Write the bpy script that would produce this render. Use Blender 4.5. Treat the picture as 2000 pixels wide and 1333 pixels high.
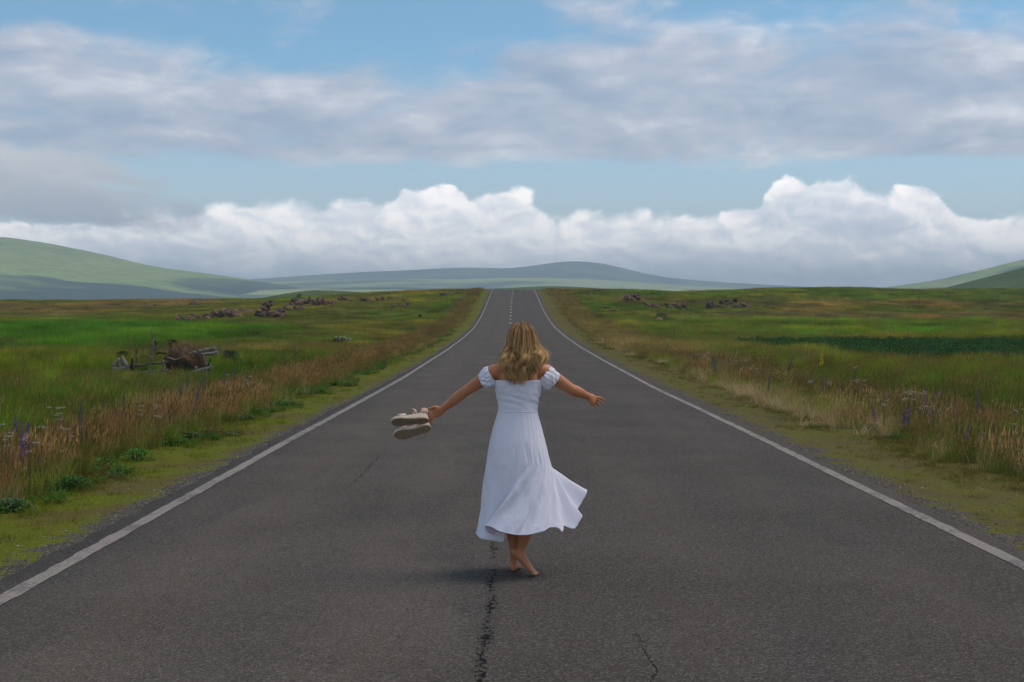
import bpy, bmesh, math, random
import numpy as np
from mathutils import Vector, Matrix, Euler

for _o in list(bpy.data.objects):
    bpy.data.objects.remove(_o, do_unlink=True)
SC = bpy.context.scene
COL = SC.collection
R = math.radians
rng = np.random.default_rng(11)
random.seed(11)

# ------------------------------------------------------------------ camera
EYE = 1.714            # eye height above the road
FPX = 2778.0           # focal length in pixels of a 2000 px wide picture (50 mm on 36 mm)
cam_d = bpy.data.cameras.new('camera')
cam_d.sensor_width = 36.0
cam_d.lens = 50.0
cam_d.clip_start = 0.1
cam_d.clip_end = 60000
cam = bpy.data.objects.new('camera', cam_d)
COL.objects.link(cam)
cam.location = (0, 0, EYE)
cam.rotation_euler = (R(90 - 1.23), 0, 0)
SC.camera = cam

# ------------------------------------------------------------------ render / exposure
SC.render.engine = 'CYCLES'
SC.view_settings.view_transform = 'Standard'
SC.view_settings.look = 'None'
SC.view_settings.exposure = 0.28
SC.view_settings.gamma = 1.0
SC.view_settings.use_curve_mapping = False
SC.cycles.use_denoising = True
SC.cycles.denoiser = 'OPENIMAGEDENOISE'
SC.cycles.max_bounces = 5
SC.cycles.diffuse_bounces = 2
SC.cycles.glossy_bounces = 2
SC.cycles.transmission_bounces = 4
SC.cycles.transparent_max_bounces = 8
SC.cycles.volume_bounces = 0
SC.cycles.sample_clamp_indirect = 4.0
SC.cycles.use_adaptive_sampling = True
SC.cycles.adaptive_threshold = 0.013
SC.cycles.adaptive_min_samples = 12


# ------------------------------------------------------------------ node helper
class NT:
    """Small helper to write node trees as expressions."""
    def __init__(self, tree):
        self.t = tree

    def n(self, typ, **kw):
        nd = self.t.nodes.new(typ)
        for k, v in kw.items():
            setattr(nd, k, v)
        return nd

    def put(self, sock, v):
        if isinstance(v, bpy.types.NodeSocket):
            self.t.links.new(v, sock)
        elif v is not None:
            if isinstance(v, (tuple, list)) and len(v) == 3 and sock.type == 'RGBA':
                v = (*v, 1.0)
            sock.default_value = v

    def m(self, op, a, b=None, c=None, clamp=False):
        nd = self.n('ShaderNodeMath', operation=op, use_clamp=clamp)
        self.put(nd.inputs[0], a)
        if b is not None:
            self.put(nd.inputs[1], b)
        if c is not None:
            self.put(nd.inputs[2], c)
        return nd.outputs[0]

    def add(self, a, b): return self.m('ADD', a, b)
    def sub(self, a, b): return self.m('SUBTRACT', a, b)
    def mul(self, a, b): return self.m('MULTIPLY', a, b)
    def mx(self, a, b): return self.m('MAXIMUM', a, b)
    def mn(self, a, b): return self.m('MINIMUM', a, b)

    def sstep(self, v, lo, hi, a=0.0, b=1.0):
        nd = self.n('ShaderNodeMapRange', interpolation_type='SMOOTHSTEP')
        self.put(nd.inputs[0], v)
        for i, x in enumerate((lo, hi, a, b)):
            self.put(nd.inputs[i + 1], x)
        return nd.outputs[0]

    def lin(self, v, lo, hi, a=0.0, b=1.0):
        nd = self.n('ShaderNodeMapRange')
        self.put(nd.inputs[0], v)
        for i, x in enumerate((lo, hi, a, b)):
            self.put(nd.inputs[i + 1], x)
        return nd.outputs[0]

    def xyz(self, x, y, z):
        nd = self.n('ShaderNodeCombineXYZ')
        for i, v in enumerate((x, y, z)):
            self.put(nd.inputs[i], v)
        return nd.outputs[0]

    def sep(self, v):
        nd = self.n('ShaderNodeSeparateXYZ')
        self.put(nd.inputs[0], v)
        return nd.outputs

    def vm(self, op, a, b=None):
        nd = self.n('ShaderNodeVectorMath', operation=op)
        self.put(nd.inputs[0], a)
        if b is not None:
            if op == 'SCALE':
                self.put(nd.inputs[3], b)
            else:
                self.put(nd.inputs[1], b)
        return nd.outputs[0]

    def noise(self, vec, scale=1.0, detail=2.0, rough=0.5, dist=0.0, lac=2.0, dim='3D', w=None):
        nd = self.n('ShaderNodeTexNoise', noise_dimensions=dim)
        if dim != '1D':
            self.put(nd.inputs['Vector'], vec)
        if w is not None:
            self.put(nd.inputs['W'], w)
        self.put(nd.inputs['Scale'], scale)
        self.put(nd.inputs['Detail'], detail)
        self.put(nd.inputs['Roughness'], rough)
        self.put(nd.inputs['Lacunarity'], lac)
        self.put(nd.inputs['Distortion'], dist)
        return nd.outputs

    def vor(self, vec, scale=1.0, feature='F1', detail=0.0, rough=0.5, dim='3D', smooth=None):
        nd = self.n('ShaderNodeTexVoronoi', voronoi_dimensions=dim, feature=feature)
        self.put(nd.inputs['Vector'], vec)
        self.put(nd.inputs['Scale'], scale)
        if 'Detail' in nd.inputs:
            self.put(nd.inputs['Detail'], detail)
            self.put(nd.inputs['Roughness'], rough)
        if smooth is not None:
            self.put(nd.inputs['Smoothness'], smooth)
        return nd.outputs

    def mix(self, f, a, b, blend='MIX'):
        nd = self.n('ShaderNodeMix', data_type='RGBA', blend_type=blend)
        self.put(nd.inputs[0], f)
        self.put(nd.inputs[6], a)
        self.put(nd.inputs[7], b)
        return nd.outputs[2]

    def fmix(self, f, a, b):
        nd = self.n('ShaderNodeMix', data_type='FLOAT')
        self.put(nd.inputs[0], f)
        self.put(nd.inputs[2], a)
        self.put(nd.inputs[3], b)
        return nd.outputs[0]

    def ramp(self, f, stops, interp='LINEAR'):
        nd = self.n('ShaderNodeValToRGB')
        cr = nd.color_ramp
        cr.interpolation = interp
        while len(cr.elements) < len(stops):
            cr.elements.new(0.5)
        for e, (p, c) in zip(cr.elements, stops):
            e.position = p
            e.color = (*c, 1) if len(c) == 3 else c
        self.put(nd.inputs[0], f)
        return nd.outputs[0]

    def curve(self, v, pts):
        nd = self.n('ShaderNodeFloatCurve')
        c = nd.mapping.curves[0]
        while len(c.points) < len(pts):
            c.points.new(0.5, 0.5)
        for p, (x, y) in zip(c.points, pts):
            p.location = (x, y)
            p.handle_type = 'AUTO_CLAMPED'
        nd.mapping.update()
        self.put(nd.inputs['Value'], v)
        return nd.outputs[0]

    def bump(self, h, strength=0.5, dist=0.01, normal=None):
        nd = self.n('ShaderNodeBump')
        self.put(nd.inputs['Height'], h)
        self.put(nd.inputs['Strength'], strength)
        self.put(nd.inputs['Distance'], dist)
        if normal is not None:
            self.put(nd.inputs['Normal'], normal)
        return nd.outputs[0]


# ------------------------------------------------------------------ sun
SUN_DIR = Vector((0.50, 0.10, 0.86)).normalized()      # towards the sun
SUN_EL = math.asin(SUN_DIR.z)
SUN_AZ = math.atan2(SUN_DIR.x, SUN_DIR.y)
sun_d = bpy.data.lights.new('sun', 'SUN')
sun_d.energy = 1.5
sun_d.angle = R(27)
sun_d.color = (1.0, 0.91, 0.80)
sun = bpy.data.objects.new('sun', sun_d)
COL.objects.link(sun)
sun.rotation_euler = SUN_DIR.to_track_quat('Z', 'Y').to_euler()
sun.location = (20, 10, 60)

# ------------------------------------------------------------------ world: Nishita sky with cloud layers
world = bpy.data.worlds.new('World')
SC.world = world
world.use_nodes = True
world.node_tree.nodes.clear()
W = NT(world.node_tree)


def build_sky():
    out = W.n('ShaderNodeOutputWorld')
    sky = W.n('ShaderNodeTexSky', sky_type='NISHITA')
    sky.sun_disc = False
    sky.sun_elevation = SUN_EL
    sky.sun_rotation = SUN_AZ
    sky.altitude = 1800
    sky.air_density = 1.0
    sky.dust_density = 1.5
    sky.ozone_density = 1.3
    blue = W.mix(1.0, sky.outputs[0], (0.084, 0.113, 0.113), 'MULTIPLY')

    tc = W.n('ShaderNodeTexCoord')
    d = tc.outputs['Generated']
    dx, dy, dz = W.sep(d)
    deg = 57.29578
    az = W.mul(W.m('ARCTAN2', dx, dy), deg)              # degrees, 0 = along the road
    el = W.mul(W.m('ARCSINE', dz), deg)

    # ---- layer 1: broken stratocumulus sheet on a plane overhead
    p1 = W.xyz(W.mul(dx, 7.0), W.mul(dy, 7.0), W.add(W.mul(dz, 17.0), SEED1))
    warp = W.noise(p1, 0.9, 3, 0.5)[1]
    p1w = W.vm('ADD', p1, W.vm('SCALE', W.vm('SUBTRACT', warp, (0.5, 0.5, 0.5)), 0.9))
    n1 = W.add(W.mul(W.sub(W.noise(p1w, 1.0, 8, 0.57)[0], 0.5), 1.45), 0.5)
    band = W.mul(W.sstep(el, 4.9, 6.4), W.sstep(el, 8.6, 11.6, 1.0, 0.0))
    topc = W.add(W.sstep(el, 12.0, 24.0, 0.0, 0.24), W.sstep(el, 9.6, 11.4, 0.0, -0.07))
    low = W.sstep(el, 4.8, 6.4, -0.34, 0.0)
    wob = W.mul(W.sub(W.noise(W.xyz(W.mul(az, 0.07), W.mul(el, 0.22), 8.3), 1.0, 1, 0.5)[0], 0.5), 0.38)
    lefttop = W.mul(W.mul(W.sstep(az, -15.0, -8.5, 1.0, 0.0), W.sstep(el, 8.6, 10.2)), -0.06)
    gap = W.mul(W.mul(W.sstep(W.m('ABSOLUTE', W.add(az, 3.5)), 2.0, 6.5, 1.0, 0.0), W.sstep(el, 9.6, 11.4)), -0.09)
    right = W.mul(W.sstep(az, 8.0, 17.0), 0.12)
    cov = W.add(W.add(W.add(W.add(W.add(n1, W.mul(band, 0.24)), topc), low), wob), W.add(W.add(lefttop, gap), right))
    dens1 = W.sstep(cov, 0.43, 0.76)
    n1b = W.add(W.mul(W.sub(W.noise(W.vm('ADD', p1w, (0.06, 0.0, 0.15)), 1.0, 7, 0.57)[0], 0.5), 1.45), 0.5)
    relief = W.mul(W.sub(n1, n1b), 1.25)
    streak = W.noise(W.xyz(W.mul(az, 0.12), W.mul(el, 0.62), 1.3), 1.0, 5, 0.55, 0.6)[0]
    lum = W.add(W.add(W.lin(streak, 0.27, 0.73, -0.22, 0.28), relief), W.lin(dens1, 0.2, 1.0, 0.58, 0.49))
    c1 = W.ramp(lum, [(0.0, (0.25, 0.33, 0.45)), (0.34, (0.35, 0.41, 0.52)), (0.60, (0.50, 0.52, 0.60)), (0.95, (0.82, 0.81, 0.83))])
    a1 = W.mul(dens1, 0.86)
    # pale veil of damp air low in the sky
    blue = W.mix(W.sstep(el, 2.0, 9.5, 0.62, 0.0), blue, (0.60, 0.61, 0.67))
    colup = W.mix(a1, blue, c1)

    # ---- layer 2: bank of cumulus along the horizon
    def P(px, py):      # photo pixel -> (0..1 azimuth over -24..24 deg, elevation / 8 deg)
        a = math.degrees(math.atan((px - 1000) / FPX))
        return ((a + 24) / 48, math.degrees(math.atan((607 - py) / FPX)) / 8)
    top = [(0.0, 0.48)] + [P(*q) for q in (
        (-60, 418), (120, 425), (230, 412), (350, 396), (460, 384), (600, 378), (765, 380), (790, 350), (870, 348), (935, 368),
        (965, 357), (1010, 352), (1050, 378), (1110, 404), (1170, 394), (1300, 402), (1430, 402), (1470, 394), (1500, 364),
        (1570, 336), (1650, 340), (1705, 362), (1775, 358), (1840, 384), (1880, 406), (2040, 416))] + [(1.0, 0.45)]
    azn = W.lin(az, -24, 24)
    bumps = W.mul(W.sub(W.noise(None, 0.22, 3, 0.55, dim='1D', w=az)[0], 0.5), W.sstep(W.m('ABSOLUTE', az), 20, 30))
    T = W.add(W.sub(W.mul(W.curve(azn, top), 8.0), 0.22), W.mul(bumps, 3.0))
    q0 = W.xyz(az, W.mul(el, 1.45), 0.0)
    wq = W.noise(q0, 0.42, 3, 0.5, dim='2D')[1]
    q2 = W.vm('ADD', q0, W.vm('SCALE', W.vm('SUBTRACT', wq, (0.5, 0.5, 0.5)), 1.7))

    def billow(off, det):
        q = W.vm('ADD', q2, off)
        v = W.vor(q, 0.55, 'F1', 2.0, 0.5, '2D')[0]
        nn = W.noise(q, 0.80, det, 0.60, dim='2D')[0]
        return W.add(W.mul(W.sub(0.45, v), 0.75), W.mul(W.sub(nn, 0.5), 1.15))
    b0 = billow((0, 0, 0), 8)
    b1 = billow((-0.20, -0.36, 0), 6)
    depth = W.sub(W.add(T, W.mul(b0, 0.62)), el)            # degrees below the cloud top
    edge2 = W.sstep(W.noise(None, 0.16, 1, 0.5, dim='1D', w=W.add(az, 31.0))[0], 0.42, 0.60)
    dens2 = W.sstep(depth, -0.10, W.fmix(edge2, 0.48, 0.15))
    rel2 = W.mul(W.sub(b0, b1), 0.42)
    ragged = W.mul(W.sub(W.noise(W.xyz(W.mul(az, 0.22), W.mul(el, 0.75), 5.1), 1.0, 4, 0.5)[0], 0.5), 3.4)
    under = W.sstep(W.add(el, ragged), 0.7, 2.9)              # grey ragged base below
    lum2 = W.add(W.fmix(under, 0.36, 0.78), rel2)
    lum2 = W.add(lum2, W.sstep(depth, 0.0, 0.9, 0.09, 0.0))
    soft = W.noise(W.xyz(W.mul(az, 0.25), W.mul(el, 0.6), 9.0), 1.0, 3, 0.5)[0]
    lum2 = W.add(lum2, W.lin(soft, 0.3, 0.7, -0.17, 0.13))
    # shaded hollow under the bright crest on the right
    hol = W.add(W.m('POWER', W.m('DIVIDE', W.m('ABSOLUTE', W.sub(az, 12.4)), 4.2), 2.0), W.m('POWER', W.m('DIVIDE', W.m('ABSOLUTE', W.sub(el, W.lin(az, 9.0, 17.0, 4.1, 3.2))), 0.8), 2.0))
    lum2 = W.sub(lum2, W.sstep(W.add(hol, W.mul(b0, 0.7)), 0.1, 1.2, 0.30, 0.0))
    c2 = W.ramp(lum2, [(0.05, (0.58, 0.65, 0.76)), (0.40, (0.74, 0.79, 0.88)), (0.66, (0.98, 0.98, 1.02)), (0.95, (1.38, 1.31, 1.26))])
    col = W.mix(W.mul(dens2, 0.96), colup, c2)

    # ---- layer 3: low grey cloud standing in front of the bank on the left
    e3 = W.add(W.m('POWER', W.m('DIVIDE', W.m('ABSOLUTE', W.add(az, 18.6)), 6.0), 2.0),
               W.m('POWER', W.m('DIVIDE', W.m('ABSOLUTE', W.sub(el, W.lin(az, -20, -13, 4.9, 4.05))), 1.40), 2.0))
    n3 = W.noise(W.xyz(W.mul(az, 0.30), W.mul(el, 0.75), 2.2), 1.0, 6, 0.55, 0.3)[0]
    m3 = W.sstep(W.add(e3, W.mul(W.sub(n3, 0.5), 3.4)), 0.35, 1.35, 1.0, 0.0)
    l3 = W.add(W.lin(el, 3.2, 6.2, 0.10, 0.80), W.mul(W.sub(n3, 0.5), 0.9))
    c3 = W.ramp(l3, [(0.0, (0.36, 0.41, 0.48)), (0.5, (0.48, 0.50, 0.54)), (1.0, (0.75, 0.74, 0.73))])
    col = W.mix(W.mul(m3, 0.93), col, c3)

    def bg(c):
        b = W.n('ShaderNodeBackground')
        b.inputs['Strength'].default_value = 0.10
        W.put(b.inputs['Color'], c)
        return b.outputs[0]
    # the horizon clouds end well under 9 degrees: above that only the sheet is left to work out, below the horizon nothing is
    s1 = W.n('ShaderNodeMixShader')
    W.put(s1.inputs[0], W.m('GREATER_THAN', el, 9.0))
    W.put(s1.inputs[1], bg(W.vm('SCALE', col, 10.0)))
    W.put(s1.inputs[2], bg(W.vm('SCALE', colup, 10.0)))
    s2 = W.n('ShaderNodeMixShader')
    W.put(s2.inputs[0], W.m('LESS_THAN', el, -1.5))
    W.put(s2.inputs[1], s1.outputs[0])
    W.put(s2.inputs[2], bg((4.2, 4.8, 5.4)))
    W.put(out.inputs[0], s2.outputs[0])


SEED1 = 3.7
build_sky()
world.cycles.sampling_method = 'MANUAL'
world.cycles.sample_map_resolution = 512

# ================================================================== helpers: noise, meshes, tags
def _hash(ix, iy, seed):
    h = (ix.astype(np.int64) * 374761393 + iy.astype(np.int64) * 668265263 + int(seed) * 974634541) & 0xFFFFFFFF
    h = ((h ^ (h >> 13)) * 1274126177) & 0xFFFFFFFF
    return ((h ^ (h >> 16)) & 0xFFFFFF) / float(0xFFFFFF)


def vnoise(x, y, seed=0):
    x = np.asarray(x, float); y = np.asarray(y, float)
    ix = np.floor(x); iy = np.floor(y)
    fx = x - ix; fy = y - iy
    fx = fx * fx * (3 - 2 * fx); fy = fy * fy * (3 - 2 * fy)
    a = _hash(ix, iy, seed); b = _hash(ix + 1, iy, seed)
    c = _hash(ix, iy + 1, seed); d = _hash(ix + 1, iy + 1, seed)
    return (a * (1 - fx) + b * fx) * (1 - fy) + (c * (1 - fx) + d * fx) * fy


def fbm(x, y, seed=0, oct=4):
    s = 0.0; amp = 0.5; tot = 0.0
    for k in range(oct):
        s = s + amp * vnoise(np.asarray(x) * 2 ** k + 17.3 * k, np.asarray(y) * 2 ** k - 9.1 * k, seed + k)
        tot += amp; amp *= 0.5
    return s / tot


def sst(v, lo, hi):
    t = np.clip((np.asarray(v, float) - lo) / (hi - lo), 0, 1)
    return t * t * (3 - 2 * t)


def smooth_profile(keys, sigma):
    ks = np.array(keys, float)
    g = np.arange(-80, 900, 0.5)
    z = np.interp(g, ks[:, 0], ks[:, 1])
    k = np.arange(-int(4 * sigma), int(4 * sigma) + 0.5, 0.5)
    w = np.exp(-0.5 * (k / sigma) ** 2); w /= w.sum()
    pad = len(k) // 2
    z = np.convolve(np.pad(z, pad, mode='edge'), w, mode='same')[pad:-pad]
    return lambda y: np.interp(y, g, z)


def tag(o, label=None, cat=None, group=None, kind=None):
    if label: o['label'] = label
    if cat: o['category'] = cat
    if group: o['group'] = group
    if kind: o['kind'] = kind
    return o


def mesh_obj(name, verts, faces, mat=None, parent=None, smooth=False, attrs=None):
    me = bpy.data.meshes.new(name)
    me.from_pydata([tuple(v) for v in verts] if not isinstance(verts, np.ndarray) else verts.tolist(), [], faces if not isinstance(faces, np.ndarray) else faces.tolist())
    if smooth:
        me.polygons.foreach_set('use_smooth', [True] * len(me.polygons))
    if attrs:
        for k, v in attrs.items():
            at = me.color_attributes.new(k, 'FLOAT_COLOR', 'POINT')
            v = np.asarray(v, np.float32)
            if v.shape[1] == 3:
                v = np.hstack([v, np.ones((len(v), 1), np.float32)])
            at.data.foreach_set('color', v.ravel())
    me.update()
    o = bpy.data.objects.new(name, me)
    COL.objects.link(o)
    if mat: me.materials.append(mat)
    if parent: o.parent = parent
    return o


def empty(name, loc=(0, 0, 0), rot=(0, 0, 0)):
    o = bpy.data.objects.new(name, None)
    o.location = loc; o.rotation_euler = rot
    o.empty_display_size = 0.2
    COL.objects.link(o)
    return o


def grid_faces(nx, ny):
    i = np.arange(ny - 1)[:, None] * nx + np.arange(nx - 1)[None, :]
    return np.stack([i, i + 1, i + nx + 1, i + nx], -1).reshape(-1, 4)


def material(name):
    m = bpy.data.materials.new(name)
    m.use_nodes = True
    m.node_tree.nodes.clear()
    t = NT(m.node_tree)
    out = t.n('ShaderNodeOutputMaterial')
    return m, t, out


def principled(t, out, color, rough=0.8, spec=0.3, normal=None, **kw):
    b = t.n('ShaderNodeBsdfPrincipled')
    t.put(b.inputs['Base Color'], color)
    t.put(b.inputs['Roughness'], rough)
    t.put(b.inputs['Specular IOR Level'], spec)
    if normal is not None:
        t.put(b.inputs['Normal'], normal)
    for k, v in kw.items():
        t.put(b.inputs[k], v)
    t.put(out.inputs[0], b.outputs[0])
    return b


# ================================================================== the lie of the land
RX = 0.20                    # x of the road's middle line
HALF = 3.49                  # half width of the asphalt
road_z = smooth_profile([(-80, .05), (0, 0), (9.3, 0), (12.3, -.036), (19.5, -.056), (26, -.09), (33.8, -.16), (51, -.166),
                         (70, -.136), (90, 0.0), (116, .334), (140, 1.05), (166, 2.13), (195, 3.62), (212, 4.45), (224, 4.98), (236, 5.2),
                         (250, 4.9), (275, 3.6), (330, 0.5), (420, -6), (600, -18), (900, -22)], 4.0)
left_z = smooth_profile([(-80, -.1), (0, -.12), (26, -.15), (42, -.3), (57, -.2), (116, .75), (180, 1.85), (250, 3.45), (272, 3.75),
                         (300, 3.5), (400, -2), (600, -18), (900, -22)], 7.0)
right_z = smooth_profile([(-80, -.1), (0, -.1), (27, -.1), (54, -.2), (82, 0.0), (134, .6), (190, 2.3), (250, 4.9), (280, 5.9),
                          (300, 6.1), (340, 5), (450, -3), (600, -18), (900, -22)], 7.0)


def ground_z(x, y):
    x = np.asarray(x, float); y = np.asarray(y, float)
    a = np.abs(x - RX)
    rz = road_z(y)
    f = np.where(x < RX, left_z(y), right_z(y))
    hi = 13 + 0.16 * np.clip(y, 0, 260)
    w = sst(a, 5.2, hi)
    z = rz * (1 - w) + f * w
    z = z - 0.03 - 0.03 * sst(a, 3.5, 4.3) - 0.12 * sst(a, 5.0, 6.5) * (1 - sst(a, 7.0, 11.0))
    rough = sst(a, 3.9, 5.2)
    z = z + rough * (fbm(x * 1.1, y * 1.1, 5, 3) - .5) * 0.10
    z = z + sst(a, 6, 16) * (fbm(x * .09, y * .09, 9, 4) - .5) * 0.5 * (0.35 + 0.65 * sst(y, 40, 140))
    z = z + sst(a, 14, 40) * sst(y, 110, 190) * (fbm(x * .035, y * .03, 21, 3) - .5) * 1.1
    z = z - 0.05 * (1 - sst(a, 3.30, 3.46))
    far = sst(y, 420, 900)
    z = z * (1 - far) + far * (-22 + (fbm(x * .0012, y * .0012, 31, 3) - .5) * 22)
    return z


# colours of what grows where (base colours, linear)
C_GRAVEL = np.array([.150, .138, .125]); C_MOSS = np.array([.145, .160, .012]); C_SOIL = np.array([.105, .078, .048])
C_GREEN = np.array([.056, .145, .010]); C_OLIVE = np.array([.105, .125, .018]); C_BROWN = np.array([.155, .115, .048])
C_CROP = np.array([.028, .075, .022]); C_YGREEN = np.array([.125, .165, .012]); C_TALL = np.array([.098, .145, .016])
C_RUST = np.array([.360, .240, .105]); C_STRAW = np.array([.520, .395, .205])


def lerp(a, b, w):
    w = np.asarray(w)[..., None]
    return a * (1 - w) + b * w


def verge_edge(x, y):
    """distance from the road's middle at which the mown strip ends and the tall grass starts"""
    n = (fbm(y * .35, np.sign(np.asarray(x) - RX) * 7.0 + 0 * y, 41, 3) - .5)
    return np.where(np.asarray(x) < RX, 4.78 + n * 0.7, 5.15 + n * 1.0)


def zone_color(x, y):
    """ground colour: fields, meadow, crop strip, verge"""
    x = np.asarray(x, float); y = np.asarray(y, float)
    a = np.abs(x - RX)
    left = x < RX
    n1 = fbm(x * .06, y * .045, 51, 4); n2 = fbm(x * .25, y * .18, 52, 3); n3 = fbm(x * .018, y * .03, 53, 3)
    j = (n2 - .5) * 10; jl = (n1 - .5) * 16
    # far meadow: olive with brown and fresher patches
    c = lerp(C_OLIVE, C_BROWN, sst(n1 + 0.5 * (n3 - .5), .50, .68) * .75)
    c = lerp(c, C_GREEN * 1.05, sst(fbm(x * .05 + 40, y * .06, 57, 3), .52, .68) * .55)
    # left
    cl = c
    band = sst(y, 56 + 0, 66) * (1 - sst(y + j * .4, 108, 116)) * (1 - sst(x, -19 + 0, -13))
    cl = lerp(cl, C_GREEN, band)
    near = 1 - sst(y + j * .5, 54, 64)
    cl = lerp(cl, C_TALL, near * .9)
    cl = lerp(cl, C_YGREEN, near * sst(y + jl * .5, 40, 54) * (1 - sst(x, -16, -11)) * .75)
    cl = lerp(cl, C_GREEN * .9, near * sst(n2, .52, .66) * .5)
    # right
    cr = c
    mead = 1 - sst(y + j * .5, 118, 140)
    cr = lerp(cr, C_TALL * 1.0, mead * .75)
    yg = sst(y, 80, 86) * (1 - sst(y + j * .3, 126, 136)) * sst(x - (y - 80) * .10, 11, 20)
    cr = lerp(cr, lerp(C_GREEN, C_YGREEN, sst(n2, .45, .6)), yg * .9)
    crop = sst(y + j * .45 - (x - 13) * .10, 51, 54) * (1 - sst(y + j * .3, 75, 79)) * sst(x + j * .25 - (66 - y) * .05, 11.5, 13.0)
    tall = (1 - sst(y + j * .3, 54, 60)) * sst(x, 7.5, 9.5)
    cr = lerp(cr, C_TALL * .95, tall * .9)
    cr = lerp(cr, C_BROWN, (1 - sst(np.abs(y - 150 - jl), 6, 22)) * sst(x, 14, 30) * .75)
    cr = lerp(cr, C_CROP, crop)
    c = np.where(left[..., None], cl, cr)
    mot = fbm(x * .55, y * .28, 58, 3); mot2 = fbm(x * .14, y * .07, 59, 3)
    c = c * (1 + (mot - .5) * .9 + (mot2 - .5) * .7)[..., None]
    c = lerp(c, c * np.array([1.45, 1.08, .9]), sst(mot2, .48, .68) * .8)
    # the rank grass along the verge
    ve = verge_edge(x, y)
    wide = np.where(left, 2.1 + (n2 - .5) * 1.6, 3.0 + (n2 - .5) * 2.0)
    rank = sst(a, ve - .15, ve + .25) * (1 - sst(a, ve + wide - .5, ve + wide + .7))
    c = lerp(c, np.array([.165, .125, .042]), rank * np.where(y < 220, .85, .6))
    return c, crop * (~left), band * left, rank, near * left + tall * (~left)


# ================================================================== materials of the setting
def make_ground_mat():
    m, t, out = material('ground')
    geo = t.n('ShaderNodeNewGeometry')
    pos = geo.outputs['Position']
    at = t.n('ShaderNodeVertexColor', layer_name='Col').outputs[0]
    edge = t.sep(t.n('ShaderNodeVertexColor', layer_name='Edge').outputs[0])   # x: gravel, y: moss strip
    fine = t.noise(pos, 28.0, 4, 0.6)[0]
    mid = t.noise(pos, 2.6, 5, 0.6)[0]
    c = t.mix(t.lin(mid, .3, .7, 0, .55), at, t.mix(1.0, at, (.55, .56, .5), 'MULTIPLY'))
    # strip beside the asphalt: loose gravel near it, then moss with bare patches
    st = t.vor(pos, 46.0, 'F1')
    stone = t.mix(t.sep(st[1])[0], (.06, .054, .05), (.25, .225, .20))
    grav = t.mix(t.sstep(st[0], .28, .55), stone, (.06, .05, .04))
    mossc = t.mix(t.lin(fine, .3, .7), (.060, .074, .008), (.160, .165, .015))
    mossc = t.mix(t.sstep(t.noise(pos, .9, 3, .5)[0], .46, .62), mossc, (.110, .090, .026))
    mk = t.add(t.mul(t.sub(mid, .5), 2.4), t.mul(t.sub(fine, .5), 1.3))
    mossy = t.sstep(t.add(edge[1], mk), .38, .58)
    # the right hand shoulder is drier: more bare brown earth between the moss
    dry = t.mul(t.sstep(t.sep(pos)[0], 0.0, 1.0), t.lin(mid, .3, .65, .75, .35))
    mossc = t.mix(dry, mossc, t.mix(fine, (.060, .047, .022), (.150, .118, .052)))
    strip = t.mix(mossy, grav, mossc)
    c = t.mix(t.sstep(t.add(edge[0], t.mul(t.sub(mid, .5), .8)), .35, .6), c, strip)
    h = t.add(t.mul(st[0], -.6), t.mul(fine, .8))
    nrm = t.bump(h, .7, .02)
    principled(t, out, c, .95, .05, nrm)
    return m


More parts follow.
